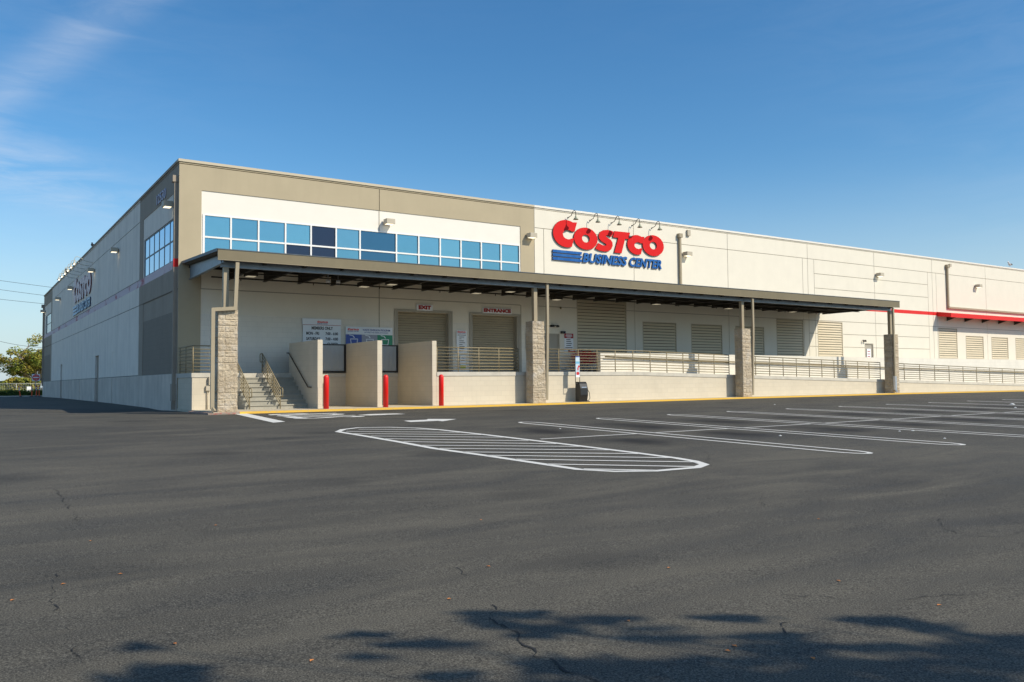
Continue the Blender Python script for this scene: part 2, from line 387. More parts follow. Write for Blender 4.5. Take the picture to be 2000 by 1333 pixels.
ys = [-900, -400, -200, -120, -80, -60, -50.2, -44, -38, -33, -28, -23, -18, -14, -11, -9, -7, -6, -5.2]+[-4.8+.4*i for i in range(0, 32)]+[8.5, 10, 12, 14, 17, 20, 25, 30, 35, 40, 45, 50, 55, 60, 65, 70, 80, 90, 100, 130, 200, 400, 900]
g = MB(); nx = len(xs)
g.v = [(x, y, G(x, y)) for y in ys for x in xs]
for j in range(len(ys)-1):
    for i in range(nx-1):
        g.f.append((j*nx+i, j*nx+i+1, (j+1)*nx+i+1, (j+1)*nx+i)); g.mi.append(0)
tag(g.build('asphalt_ground', m_asphalt), 'dark grey asphalt of the parking lot and drive', kind='structure')
XE = 90.
# sidewalk
sw = MB()
sx_ = [0, 4, 8, 12, 16, 20, 25, 30, 34, 38, 44, 54, 70, XE]
for a, b_ in zip(sx_, sx_[1:]):
    za, zb = K(a), K(b_)
    sw.hexa([(a, -5.06, -.4), (b_, -5.06, -.4), (b_, 0, -.4), (a, 0, -.4), (a, -5.06, za), (b_, -5.06, zb), (b_, 0, zb+.03), (a, 0, za+.03)], m_walk)
tag(sw.build('sidewalk'), 'grey concrete walk along the foot of the loading dock', kind='structure')
kb = MB()
for a, b_ in zip([.9]+sx_[1:], sx_[1:]):
    za, zb = K(a), K(b_)
    kb.hexa([(a, -5.2, -.4), (b_, -5.2, -.4), (b_, -5.063, -.4), (a, -5.063, -.4), (a, -5.2, za-.006), (b_, -5.2, zb-.006), (b_, -5.063, zb-.002), (a, -5.063, za-.002)], m_yel)
tag(kb.build('kerb'), 'yellow painted kerb edge running along the walk', kind='structure')
kr = MB(); kr.hexa([(-.12, -5.2, -.4), (.897, -5.2, -.4), (.897, -5.063, -.4), (-.12, -5.063, -.4), (-.12, -5.2, K(0)-.03), (.897, -5.2, K(.9)-.006), (.897, -5.063, K(.9)-.002), (-.12, -5.063, K(0)-.02)], m_redkerb)
kr.hexa([(-.12, -5.06, -.4), (-.003, -5.06, -.4), (-.003, -2.4, -.4), (-.12, -2.4, -.4), (-.12, -5.06, K(0)-.02), (-.003, -5.06, K(0)), (-.003, -2.4, K(0)-.01), (-.12, -2.4, K(0)-.03)], m_redkerb)
tag(kr.build('kerb'), 'worn red kerb round the corner of the walk', kind='structure')

# ------------------------------------------------------------------ markings
def ribbon(pts, w, closed=False, mb=None, dz=.005, seg=1.5):
    mb = mb or MB(); P = [Vector((p[0], p[1])) for p in pts]
    Q = []
    n = len(P)
    for i in range(n if closed else n-1):
        a, b_ = P[i], P[(i+1) % n]; k = max(1, int((b_-a).length/seg))
        for j in range(k): Q.append(a+(b_-a)*j/k)
    if not closed: Q.append(P[-1])
    n = len(Q); L = []; R_ = []
    for i in range(n):
        a = Q[i-1] if (i > 0 or closed) else Q[i]; b_ = Q[(i+1) % n] if (i < n-1 or closed) else Q[i]
        d = (b_-a).normalized(); nn = Vector((-d.y, d.x)); ww = w[i % len(w)] if isinstance(w, list) else w
        L.append(Q[i]+nn*ww/2); R_.append(Q[i]-nn*ww/2)
    for i in range(n if closed else n-1):
        j = (i+1) % n
        mb.face([(p.x, p.y, G(p.x, p.y)+dz) for p in (R_[i], R_[j], L[j], L[i])])
    return mb
def A_(u, v): return onG(640+u/5, 820+v/5)
def B_(u, v): return onG(1000+u/5, 820+v/5)
XL, XR = .75, 3.14
outl = [A_(100, 120), A_(150, 98), A_(300, 80), A_(600, 76), A_(870, 84), A_(1080, 99), A_(1540, 149), B_(590, 250), B_(1200, 325), B_(1600, 377), B_(1780, 408), B_(1880, 440), B_(1800, 470), B_(1400, 503), B_(1000, 508), B_(650, 488), B_(330, 440), A_(1560, 355), A_(1050, 285), A_(700, 220), A_(350, 160)]
outl = [(p.x, p.y) for p in outl]
mb = ribbon(outl, .155, True)
hl = [(A_(300, 97), A_(1090, 103)), (A_(180, 118), A_(1290, 128)), (A_(240, 140), A_(1500, 151)), (A_(420, 164), A_(1730, 176)), (A_(560, 190), A_(1960, 211)), (A_(740, 219), B_(430, 240)), (A_(920, 255), B_(670, 266)), (A_(1090, 285), B_(960, 301)), (A_(1330, 320), B_(1230, 337)), (A_(1560, 353), B_(1570, 377)), (A_(1840, 391), B_(1810, 419)), (B_(350, 439), B_(1780, 464)), (B_(700, 487), B_(1400, 500))]
for a, b_ in hl: ribbon([(a.x, a.y), (b_.x, b_.y)], .095, mb=mb, dz=.009)
tag(mb.build('hatched_island_marking', m_paint), 'white hatched island painted on the asphalt', kind='structure')
def stall(x, y0, y1, w=.5):
    r = w/2; L = []
    for k in range(9): a = PI*k/8; L.append((x+r*math.cos(a), y0-.55+.55*math.sin(a)*1.0))
    for k in range(9): a = PI+PI*k/8; L.append((x+r*math.cos(a), y1+.55+.55*math.sin(a)*1.0))
    return ribbon(L, .10, True, dz=.005)
t0 = [onG(980, 826.6), onG(1143, 818.4), onG(1287, 811), onG(1413.6, 804.4), onG(1527, 798.4), onG(1628, 793.4)]
tips = [(6.17, t0[0].y), (9.15, t0[1].y), (12.35, t0[2].y), (15.4, t0[3].y)]
for k in range(4, 14): tips.append((15.4+3.18*(k-3), t0[3].y+.05*(k-3)))
yb = onG(1685, 887.6).y
for k, (x, y) in enumerate(tips):
    tag(stall(x, y, yb).build('stall_line_marking', m_paint), 'white double stall line on the asphalt', kind='structure')
tl = MB(); yT = onG(1300, 845).y; px_ = 3.18
for (x, _y) in tips:
    ribbon([(px_+.02, yT), (x-.26, yT)], .09, mb=tl, dz=.009); px_ = x+.26
tag(tl.build('cross_line_marking', m_paint), 'white line crossing the stalls', kind='structure')
def Kk(u, v): return onG(440+u/4.1667, 795+v/4.1667)
def flatpoly(pts, name, label, dz=.005):
    b = MB(); b.face([(p.x, p.y, G(p.x, p.y)+dz) for p in pts]); tag(b.build(name, m_paint), label, kind='structure')
q = [Kk(45, 55), Kk(130, 50), Kk(490, 122), Kk(390, 130)]
sb = MB()
for k in range(6):
    a0, a1 = k/6, (k+1)/6
    L = [q[0].lerp(q[3], a0), q[0].lerp(q[3], a1), q[1].lerp(q[2], a1), q[1].lerp(q[2], a0)]
    sb.face([(p.x, p.y, G(p.x, p.y)+.005) for p in reversed(L)])
tag(sb.build('stop_line_marking', m_paint), 'white stop bar near the dock corner', kind='structure')
ar = [Kk(1450, 115), Kk(1510, 125), Kk(1730, 115), Kk(1770, 119), Kk(1881, 101), Kk(1650, 100), Kk(1640, 106)]
flatpoly(ar, 'arrow_marking', 'white lane arrow pointing away from the stop bar')
ar = [Kk(1070, 69), Kk(1180, 71), Kk(1300, 67), Kk(1320, 65), Kk(1470, 60), Kk(1390, 55), Kk(1180, 60)]
flatpoly(ar, 'arrow_marking', 'white lane arrow pointing to the stop bar')
# STOP lettering, read by a driver heading for the bar
FL = Matrix(((0, -1, 0, 0), (1, 0, 0, 0), (0, 0, 1, 0), (0, 0, 0, 1)))
o = text('stop_lettering_marking', 'STOP', m_paint, None, (3.75, -9.15, G(2.5, -7.4)+.006), FL, w=3.1, h=2.3, bold=.02, depth=.002)
for v in o.data.vertices:
    w_ = o.location+v.co; v.co.z = G(w_.x, w_.y)+.006-o.location.z+(.001 if v.co.z > .001 else 0)
tag(o, 'worn white STOP lettering on the asphalt', kind='structure')
# cracks
def crack(px, w=.018):
    P = [onG(*p) for p in px]; L = []
    for a, b_ in zip(P, P[1:]):
        n = max(2, int((b_-a).length/.05))
        for k in range(n):
            p = a.lerp(b_, k/n); j = .026; L.append((p.x+random.uniform(-j, j), p.y+random.uniform(-j, j)))
    ws = [w*.62*max(.04, random.random()**1.6*1.3-.08) for _ in range(len(L)+3)]
    return ribbon(L, ws, dz=.004, seg=9)
cr = [([(960, 1180), (968, 1192), (960, 1208), (1000, 1235), (1020, 1255), (1040, 1268), (1045, 1280), (1085, 1290), (1095, 1310), (1130, 1318), (1170, 1340)], .03),
      ([(105, 955), (115, 965), (130, 985), (145, 1005), (157, 1030)], .02), ([(110, 1120), (100, 1150), (103, 1180), (112, 1200), (105, 1210)], .016), ([(130, 1228), (140, 1250), (150, 1270), (166, 1300)], .022),
      ([(0, 1005), (50, 1003), (110, 998), (180, 990)], .012), ([(0, 1073), (60, 1072), (110, 1067), (150, 1064)], .012), ([(888, 1110), (905, 1120), (918, 1127)], .018),
      ([(1520, 1163), (1600, 1165), (1650, 1175), (1740, 1176), (1830, 1165), (1930, 1160)], .012), ([(1800, 1010), (1830, 1013), (1850, 1035), (1900, 1050), (1970, 1048), (2010, 1035)], .015), ([(1930, 1000), (1960, 1015), (2010, 1025)], .014),
      ([(1870, 1060), (1830, 1070), (1790, 1082)], .01), ([(1535, 1215), (1530, 1230), (1537, 1240)], .016), ([(1485, 970), (1495, 990)], .014), ([(345, 1025), (360, 1030), (400, 1030), (410, 1050), (370, 1057)], .01), ([(1370, 1255), (1430, 1250)], .01), ([(1340, 870), (1370, 880), (1385, 890), (1380, 905), (1400, 915)], .02), ([(1340, 875), (1400, 880), (1460, 876)], .014), ([(1200, 1045), (1225, 1050)], .012)]
for L, w in cr: tag(crack(L, w).build('asphalt_crack', m_crack), 'dark jagged crack in the asphalt', kind='structure')

# ------------------------------------------------------------------ building
bld = empty('warehouse', (0, 0, 0), 'long cream and tan concrete warehouse with blue windows, louvers and red lettering', 'building')
def terrace(us, vs, fn, mapf, name, parent, thick_mat=None):
    """relief wall: every cell has a depth and a material, steps between depths get side faces"""
    mb = MB(); us = sorted(set(round(u, 4) for u in us)); vs = sorted(set(round(v, 4) for v in vs))
    D = {}; 
    for i in range(len(us)-1):
        for j in range(len(vs)-1):
            D[i, j] = fn((us[i]+us[i+1])/2, (vs[j]+vs[j+1])/2)
    for (i, j), (d, mt) in D.items():
        mb.face([mapf(us[i], vs[j], d), mapf(us[i+1], vs[j], d), mapf(us[i+1], vs[j+1], d), mapf(us[i], vs[j+1], d)], mt)
        if (i+1, j) in D and abs(D[i+1, j][0]-d) > 1e-5:
            d2, m2 = D[i+1, j]; mm = mt if d < d2 else m2
            mb.face([mapf(us[i+1], vs[j], d), mapf(us[i+1], vs[j], d2), mapf(us[i+1], vs[j+1], d2), mapf(us[i+1], vs[j+1], d)], mm)
        if (i, j+1) in D and abs(D[i, j+1][0]-d) > 1e-5:
            d2, m2 = D[i, j+1]; mm = mt if d < d2 else m2
            mb.face([mapf(us[i], vs[j+1], d), mapf(us[i+1], vs[j+1], d), mapf(us[i+1], vs[j+1], d2), mapf(us[i], vs[j+1], d2)], mm)
    o = mb.build(name, None, parent)
    return o
TOP = 9.52
LV = [(19.11, 22.41, 2.30, 5.16), (23.53, 26.0, 2.30, 4.12), (27.12, 29.6, 2.30, 4.11), (30.7, 33.18, 2.30, 4.1), (34.3, 36.82, 2.30, 4.66), (38.21, 40.74, 2.36, 4.62),
      (51.84, 54.3, 2.38, 4.59), (55.45, 57.93, 2.38, 4.09), (59.08, 61.56, 2.38, 4.08), (62.7, 65.2, 2.38, 4.08), (66.3, 68.8, 2.38, 4.08)]
HD = [(9.11, 11.85, 1.2, 4.11, .35), (12.92, 15.6, 1.2, 4.11, .35), (17.13, 18.02, 1.2, 3.33, .12), (43.05, 44.0, 1.0, 3.3, .10)]
WIN = (.88, 15.70, 5.80, 7.58)
H = [(a, b_, c, d, .14) for a, b_, c, d in LV]+HD+[(*WIN, .12)]
JT = .032
vj = [(8.31, -1, 9.42), (16.55, -1, 9.42), (22.99, 1.4, 9.42), (30.18, 1.4, 9.42), (37.38, 1.4, 9.42), (44.33, 1.4, 9.42), (51.25, 1.4, 9.42), (58.52, 1.4, 9.42), (65.6, 1.4, 9.42), (73, 1.4, 9.42), (17.11, 5, 8.50), (36.89, 1.4, 8.5), (38.0, 1.4, 8.5), (50.68, 1.4, 8.5), (51.75, 1.4, 8.5), (15.73, 1.4, 4.66), (.83, 4.66, 5.8)]
hj = [(8.51, 16.58, XE), (7.61, 38.0, 50.68), (6.70, 38.0, 50.68), (4.66, .83, 15.7), (4.66, 16.58, XE), (3.84, 40.8, 50.68), (3.02, 40.8, 50.68), (3.84, 37.38, 38.2), (3.02, 37.38, 38.2), (9.44, 0, XE)]
def front(u, v):
    for a, b_, c, d, dep in H:
        if a < u < b_ and c < v < d: return (dep, m_void if dep > .13 else m_cream)
    for x, a, b_ in vj:
        if abs(u-x) < JT/2 and a < v < b_: return (.018, m_tanjoint if u < 16.5 and v > 5.6 and not (5.8 < v < 8.49 and u < 15.73) else m_joint)
    for z, a, b_ in hj:
        if abs(v-z) < JT/2 and a < u < b_: return (.018, m_tanjoint if u < 16.5 and v > 9 else m_joint)
    if v > 9.35: return (0, m_tan if u < 16.55 else m_cream)
    if u < .83: return (0, m_tan)
    if u < 16.55:
        if 5.8 < v < 8.49 and u < 15.73: return (.03, m_inset)
        if v > 5.6 or u > 15.73 and v > 5.5: return (0, m_tan)
        return (.03 if v < 5.5 and u < 16.5 else 0, m_cmuw if v < 3.7 else m_cream)
    if 5.46 < v < 5.70 and 37.5 < u: return (-.004, m_red)
    if v < 2.3: return (0, m_cmuw)
    return (0, m_cream)
us = [0, XE, .83, 15.73, 16.55, 16.5, 37.5]+[x+s*JT/2 for x, _, _ in vj for s in (-1, 1)]+[q for h in H for q in h[:2]]+[q for h in hj for q in h[1:]]
vs = [-.3, TOP, 9.35, 8.49, 5.8, 5.5, 5.6, 3.7, 5.46, 5.70, 2.3]+[z+s*JT/2 for z, _, _ in hj for s in (-1, 1)]+[q for h in H for q in h[2:4]]+[q for v in vj for q in v[1:]]
terrace([u for u in us if 0 <= u <= XE], [v for v in vs if -.3 <= v <= TOP], front, lambda u, v, d: (u, d, v), 'wall', bld)
# side wall
SW = (.75, 7.15, 5.80, 7.50); SW2 = (50.6, 55.9, 5.8, 7.5)
sdoor = [(20.9, 22.4, -.3, 2.74, .16), (40.9, 42.1, -.3, 2.67, .16)]
ghost = [(14.7, 15.9, -.3, 2.75), (28.5, 29.8, -.3, 2.69)]
svj = [(8.16, -1, 9.42), (13.97, -1, 9.42), (21.6, -1, 9.42), (28.76, -1, 9.42), (35, -1, 9.42), (41.2, -1, 9.42), (50.0, -1, 9.42), (46, 1.4, 4.6)]
shj = [(8.50, 8.16, 50), (4.62, .0, 58), (1.405, 8.16, 50), (9.44, 0, 58), (5.80, 8.16, 50)]
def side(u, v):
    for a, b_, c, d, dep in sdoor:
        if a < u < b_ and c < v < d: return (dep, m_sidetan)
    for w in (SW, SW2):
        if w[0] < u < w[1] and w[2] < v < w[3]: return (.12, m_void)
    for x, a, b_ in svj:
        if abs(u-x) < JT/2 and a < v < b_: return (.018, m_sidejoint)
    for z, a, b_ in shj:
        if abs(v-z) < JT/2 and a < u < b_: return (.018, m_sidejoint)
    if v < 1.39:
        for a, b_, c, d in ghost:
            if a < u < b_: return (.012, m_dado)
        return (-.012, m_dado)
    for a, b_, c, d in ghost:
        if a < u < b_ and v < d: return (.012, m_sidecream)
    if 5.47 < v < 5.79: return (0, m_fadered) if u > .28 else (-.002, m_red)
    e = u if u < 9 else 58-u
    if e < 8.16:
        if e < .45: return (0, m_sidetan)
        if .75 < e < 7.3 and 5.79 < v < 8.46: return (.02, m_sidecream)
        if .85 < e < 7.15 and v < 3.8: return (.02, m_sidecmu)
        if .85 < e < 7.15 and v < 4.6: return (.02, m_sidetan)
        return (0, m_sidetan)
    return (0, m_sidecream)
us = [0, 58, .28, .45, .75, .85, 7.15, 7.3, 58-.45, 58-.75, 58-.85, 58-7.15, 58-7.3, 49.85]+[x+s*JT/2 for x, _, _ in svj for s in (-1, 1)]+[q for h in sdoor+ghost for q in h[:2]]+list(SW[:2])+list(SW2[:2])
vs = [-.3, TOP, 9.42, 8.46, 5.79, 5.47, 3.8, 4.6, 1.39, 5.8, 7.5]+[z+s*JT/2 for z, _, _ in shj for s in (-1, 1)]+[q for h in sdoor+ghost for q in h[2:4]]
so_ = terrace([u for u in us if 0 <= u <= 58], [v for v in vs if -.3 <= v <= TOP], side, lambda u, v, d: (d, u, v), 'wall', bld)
so_['label'] = 'shaded weathered side wall with a faded red band'
bk = MB(); bk.box(XE-.2, XE, .01, 58, -.3, TOP, m_cream); bk.box(.01, XE, 57.8, 58, -.3, TOP-.002, m_cream); bk.build('wall', None, bld)
rf = MB(); rf.box(.15, XE-.2, .15, 57.8, 9.0, 9.1, m_walk); rf.build('roof', None, bld)
# parapet caps
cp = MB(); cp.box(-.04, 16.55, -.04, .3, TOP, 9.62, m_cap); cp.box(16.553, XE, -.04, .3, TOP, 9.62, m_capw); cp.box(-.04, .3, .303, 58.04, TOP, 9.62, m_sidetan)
cp.build('parapet_cap', None, bld)
# band at awning, pilaster
# louvers
def louver(a, b_, c, d):
    f = MB(); e = .05
    f.box(a, a+e, -.008, .12, c, d); f.box(b_-e, b_, -.008, .12, c, d); f.box(a+e, b_-e, -.008, .12, d-e, d); f.box(a+e, b_-e, -.008, .12, c, c+e)
    fo = f.build('louver', m_louvf, bld)
    s = MB(); n = int(round((d-c-2*e)/.16)); p = (d-c-2*e)/n
    for k in range(n):
        z = c+e+k*p
        s.hexa([(a+e, .0, z+.01), (b_-e, .0, z+.01), (b_-e, .015, z), (a+e, .015, z), (a+e, .04, z+p*.86), (b_-e, .04, z+p*.86), (b_-e, .055, z+p*.84), (a+e, .055, z+p*.84)])
        s.box(a+e, b_-e, -.006, .0, z+.002, z+.03)
    so2 = s.build('slats', m_louv, fo)
for l in LV: louver(*l)
# roller doors
def roller(a, b_, c, d, dep):
    fr = MB(); e = .07
    fr.box(a-.09, a, -.012, .0, c, d+.1); fr.box(b_, b_+.09, -.012, .0, c, d+.1); fr.box(a, b_, -.012, .0, d, d+.1)
    fr.box(a, a+.10, .03, dep, c, d); fr.box(b_-.10, b_, .03, dep, c, d)
    fo = fr.build('roller_door', m_door, bld)
    s = MB(); z = c; 
    while z < d-.02:
        s.hexa([(a+.1, dep-.10, z), (b_-.1, dep-.10, z), (b_-.1, dep-.01, z), (a+.1, dep-.01, z), (a+.1, dep-.045, min(z+.10, d)), (b_-.1, dep-.045, min(z+.10, d)), (b_-.1, dep-.01, min(z+.10, d)), (a+.1, dep-.01, min(z+.10, d))]); z += .11
    s.build('shutter', m_roller, fo)
for h in HD[:2]: roller(*h)
def pdoor(a, b_, c, d):
    f = MB(); f.box(a, a+.06, .02, .1, c, d); f.box(b_-.06, b_, .02, .1, c, d); f.box(a+.06, b_-.06, .02, .1, d-.06, d)
    f.box(a+.06, b_-.06, .065, .11, c, d-.06)
    fo = f.build('door', m_door, bld, bevel=.004)
    k = MB(); k.box(b_-.2, b_-.12, .03, .065, 2.30, 2.40); k.tube([(b_-.17, .02, 2.45-.2+.02), (b_-.27, .02, 2.27)], .012); k.build('handle', m_steel, fo)
pdoor(*HD[2][:4]); pdoor(*HD[3][:4])
# windows
muls = [.88, 1.96, 3.05, 4.15, 5.23, 6.33, 7.41, 9.13, 10.23, 11.32, 12.41, 13.51, 14.61, 15.70]
f = MB(); e = .032
for k, x in enumerate(muls):
    a = x-e if k else x; b_ = x+e if k < len(muls)-1 else x
    f.box(a, b_+(.05 if k == 0 else 0), .0, .10, 5.8, 7.58) if k != len(muls)-1 else f.box(x-.05, x, .0, .10, 5.8, 7.58)
for a, b_ in zip(muls, muls[1:]):
    for z0, z1 in ((7.53, 7.58), (6.66, 6.725), (5.8, 5.85)): f.box(a+e, b_-e, .002, .098, z0, z1)
wf = f.build('window', m_frame, bld)
for k, (a, b_) in enumerate(zip(muls, muls[1:])):
    for r, (z0, z1) in enumerate(((5.85, 6.66), (6.725, 7.53))):
        mt = m_glassm if k == 6 else m_glassd if (k == 4 or (k == 3 and r == 0)) else (m_glass, m_glass2, m_glass3)[(k*5+r*2) % 3]
        p = MB(); tl_ = random.uniform(-.003, .003); p.hexa([(a+e, .06, z0), (b_-e, .06+tl_, z0), (b_-e, .075, z0), (a+e, .075, z0), (a+e, .06, z1), (b_-e, .06+tl_, z1), (b_-e, .075, z1), (a+e, .075, z1)])
        po = p.build('pane', mt, wf)
        if mt is m_glassd: po['label'] = 'dark window pane'
def sidewin(w, n):
    f = MB(); st = (w[1]-w[0])/n; e = .018
    for k in range(n+1): x = w[0]+k*st; f.box(.045, .10, max(x-e, w[0]), min(x+e, w[1]), w[2], w[3])
    for k in range(n):
        for z0, z1 in ((w[3]-.06, w[3]), (6.60, 6.66), (w[2], w[2]+.05)): f.box(.047, .098, w[0]+k*st+e, w[0]+(k+1)*st-e, z0, z1)
    fo = f.build('window', m_gframe, bld)
    for k in range(n):
        for z0, z1 in ((w[2]+.05, 6.60), (6.66, w[3]-.06)):
            p = MB(); p.box(.06, .075, w[0]+k*st+e, w[0]+(k+1)*st-e, z0, z1); p.build('pane', m_glasss, fo)
sidewin(SW, 6); sidewin(SW2, 5)
# downspouts on the building
def spout(pts, w=.1, mat=None, parent=bld, label=None):
    d = MB()
    for a, b_ in zip(pts, pts[1:]): d.bar(a, b_, w, w)
    return d
def leader(x, y0, z, label=None):
    d = MB(); d.bar((x, y0-.09, z), (x, y0-.09, 5.65), .12, .12); d.box(x-.13, x+.13, y0-.2, y0, z, z+.22); d.build('downspout', m_post, bld)
leader(26.30, 0, 8.85)
d = MB(); d.bar((53.1, -.09, 9.0), (53.1, -.09, 6.1), .13, .13); d.box(52.97, 53.23, -.2, 0, 8.98, 9.2); d.bar((53.04, -.09, 6.08), (75, -.09, 6.02), .13, .13); d.build('downspout', m_post, bld)
d = MB(); d.box(26.9, 27.12, -.12, -.0, 9.02, 9.34); d.build('scupper', m_lampbox, bld)
d = MB(); d.box(53.45, 53.68, -.12, -.0, 9.1, 9.3); d.build('scupper', m_lampbox, bld)
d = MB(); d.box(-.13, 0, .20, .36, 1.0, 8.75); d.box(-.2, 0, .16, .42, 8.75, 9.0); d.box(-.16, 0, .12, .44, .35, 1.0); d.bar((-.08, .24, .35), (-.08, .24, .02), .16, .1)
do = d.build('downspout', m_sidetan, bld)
d = MB(); d.box(-.133, -.002, .197, .363, 5.47, 5.79); d.build('band', m_red, do)
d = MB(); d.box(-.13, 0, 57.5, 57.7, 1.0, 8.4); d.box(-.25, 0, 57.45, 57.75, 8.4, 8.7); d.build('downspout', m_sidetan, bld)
# side doors
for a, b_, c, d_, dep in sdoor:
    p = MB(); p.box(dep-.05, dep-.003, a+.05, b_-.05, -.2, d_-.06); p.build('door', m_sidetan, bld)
# red awning
aw = MB(); ax0 = 51.75; ax1 = 84
aw.hexa([(ax0, -1.0, 5.48), (ax1, -1.0, 5.48), (ax1, -.006, 5.62), (ax0, -.006, 5.62), (ax0, -1.0, 5.52), (ax1, -1.0, 5.52), (ax1, -.006, 5.66), (ax0, -.006, 5.66)], m_red)
aw.box(ax0, ax1, -1.03, -1.002, 5.27, 5.57); aw.mi[-6:] = [aw.m(m_red)]*6
aw.hexa([(ax0-.03, -1.03, 5.27), (ax0, -1.03, 5.27), (ax0, -.006, 5.40), (ax0-.03, -.006, 5.40), (ax0-.03, -1.03, 5.57), (ax0, -1.03, 5.57), (ax0, -.006, 5.72), (ax0-.03, -.006, 5.72)], m_red)
ao = aw.build('awning', None, bld)
x = ax0+1.2
while x < ax1: br = MB(); br.hexa([(x, -.98, 5.40), (x+.06, -.98, 5.40), (x+.06, -.01, 5.1), (x, -.01, 5.1), (x, -.98, 5.47), (x+.06, -.98, 5.47), (x+.06, -.01, 5.60), (x, -.01, 5.60)]); br.build('bracket', m_dark, ao); x += 2.4

# ------------------------------------------------------------------ loading dock
dock = empty('loading_dock', (0, 0, 0), 'raised concrete block loading dock with stairs and a long ramp in front of the warehouse', 'dock')
DZ = 1.38; SLX = 19.2
def dz_(x): return DZ if x < SLX else max(DZ-.0238*(x-SLX), .12)
def slabwall(x0, x1, y0, y1, ztop, name='dock_wall', parent=dock, cop=.16, coping=True):
    w = MB(); w.box(x0, x1, y0, y1, -.3, ztop-cop); o = w.build(name, m_cmu, parent)
    return o
w = MB()
w.box(0.02, 1.72, -2.30, -.02, -.3, DZ-.165)                      # stub
w.box(1.721, 3.92, -1.42, -.02, -.3, DZ-.166)
w.box(3.921, 8.60, -1.20, -.02, -.3, DZ-.167)
w.box(8.79, SLX, -4.30, -.02, -.3, DZ-.165)
w.build('dock_wall', m_cmu, dock)
w = MB(); xs_ = [SLX, 25, 30, 36, 42, 48, 54, 60, 66, 71]
for a, b_ in zip(xs_, xs_[1:]):
    w.hexa([(a, -4.3, -.3), (b_, -4.3, -.3), (b_, -2.46, -.3), (a, -2.46, -.3), (a, -4.3, dz_(a)-.165), (b_, -4.3, dz_(b_)-.165), (b_, -2.46, dz_(b_)-.165), (a, -2.46, dz_(a)-.165)])
w.build('ramp_wall', m_cmu, dock)
c = MB()
c.box(-.005, 1.745, -2.325, -.0, DZ-.16, DZ); c.box(1.748, 3.92, -1.43, -.0, DZ-.16, DZ-.001); c.box(3.923, 8.598, -1.215, -.0, DZ-.16, DZ-.002); c.box(8.79, SLX, -4.325, -.0, DZ-.16, DZ)
for a, b_ in zip(xs_, xs_[1:]):
    c.hexa([(a, -4.325, dz_(a)-.16), (b_, -4.325, dz_(b_)-.16), (b_, -2.46, dz_(b_)-.16), (a, -2.46, dz_(a)-.16), (a, -4.325, dz_(a)), (b_, -4.325, dz_(b_)), (b_, -2.46, dz_(b_)), (a, -2.46, dz_(a))])
c.build('dock_deck', m_conc, dock)
c = MB(); c.box(SLX+.01, XE, -2.4, -.02, .3, DZ-.01); c.build('dock_deck', m_conc, dock)
# guard wall between dock and ramp
gw = MB(); gx = [18.6, 30, 45, 60, XE]
for a, b_ in zip(gx, gx[1:]):
    za = 2.33-.0025*max(a-18.6, 0); zb = 2.33-.0025*max(b_-18.6, 0)
    gw.hexa([(a, -2.45, .1), (b_, -2.45, .1), (b_, -2.25, .1), (a, -2.25, .1), (a, -2.45, za), (b_, -2.45, zb), (b_, -2.25, zb), (a, -2.25, za)])
go = gw.build('guard_wall', m_cmuw); tag(go, 'long low cream block wall standing behind the ramp railing', 'wall')
# steps
st = MB(); n = 8; rz = (DZ-K(2.5))/n; y0 = -3.30; run = (3.30-1.43)/7
for k in range(n-1):
    z1 = K(2.5)+rz*(k+1); ya = y0+run*k
    st.box(1.60, 3.915, ya, -1.425, z1-rz+(.0 if k == 0 else 0), z1-.002*k, m_step)
    st.box(1.595, 3.912, ya-.035, ya+.04, z1-.04, z1+.002, m_step)
st.build('stairs', None, dock)
# partition walls
pl = [(3.915, 2.55, 'leftmost of the three tan block partition walls, beside the stairs'), (6.26, 2.57, 'middle of the three tan block partition walls, behind the second red bollard'), (8.59, 2.60, 'rightmost of the three tan block partition walls, at the end of the dock railing')]
for x, z, lb in pl:
    w = MB(); w.box(x, x+.195, -4.30, -1.19, -.3, z-.0)
    tag(w.build('partition_wall', m_cmu, bevel=.006), lb, 'wall', 'block partition walls between the cart bays')
# gates
for (x0, x1, lb) in ((4.13, 6.24, 'black framed ribbed gate panel between the left and middle partitions'), (6.47, 8.57, 'black framed ribbed gate panel between the middle and right partitions')):
    gt = empty('gate', (x0, -1.25, DZ), lb, 'gate', 'ribbed gates at the back of the bays')
    f = MB(); W = x1-x0; H_ = 1.17
    f.box(0, .06, -.03, .03, .02, H_); f.box(W-.07, W, -.03, .03, .02, H_); f.box(.06, W-.07, -.03, .03, H_-.05, H_); f.box(.06, W-.07, -.03, .03, .02, .09)
    f.build('frame', m_black, gt)
    p = MB(); k = .06
    while k < W-.08:
        p.hexa([(k, 0, .09), (k+.03, -.02, .09), (k+.03, -.012, .09), (k, .008, .09), (k, 0, H_-.05), (k+.03, -.02, H_-.05), (k+.03, -.012, H_-.05), (k, .008, H_-.05)])
        p.hexa([(k+.03, -.02, .09), (k+.06, 0, .09), (k+.06, .008, .09), (k+.03, -.012, .09), (k+.03, -.02, H_-.05), (k+.06, 0, H_-.05), (k+.06, .008, H_-.05), (k+.03, -.012, H_-.05)]); k += .06
    p.build('panel', paint('grey_ribbed_sheet', (.36, .40, .42), .4, .05) if not bpy.data.materials.get('grey_ribbed_sheet') else bpy.data.materials['grey_ribbed_sheet'], gt)
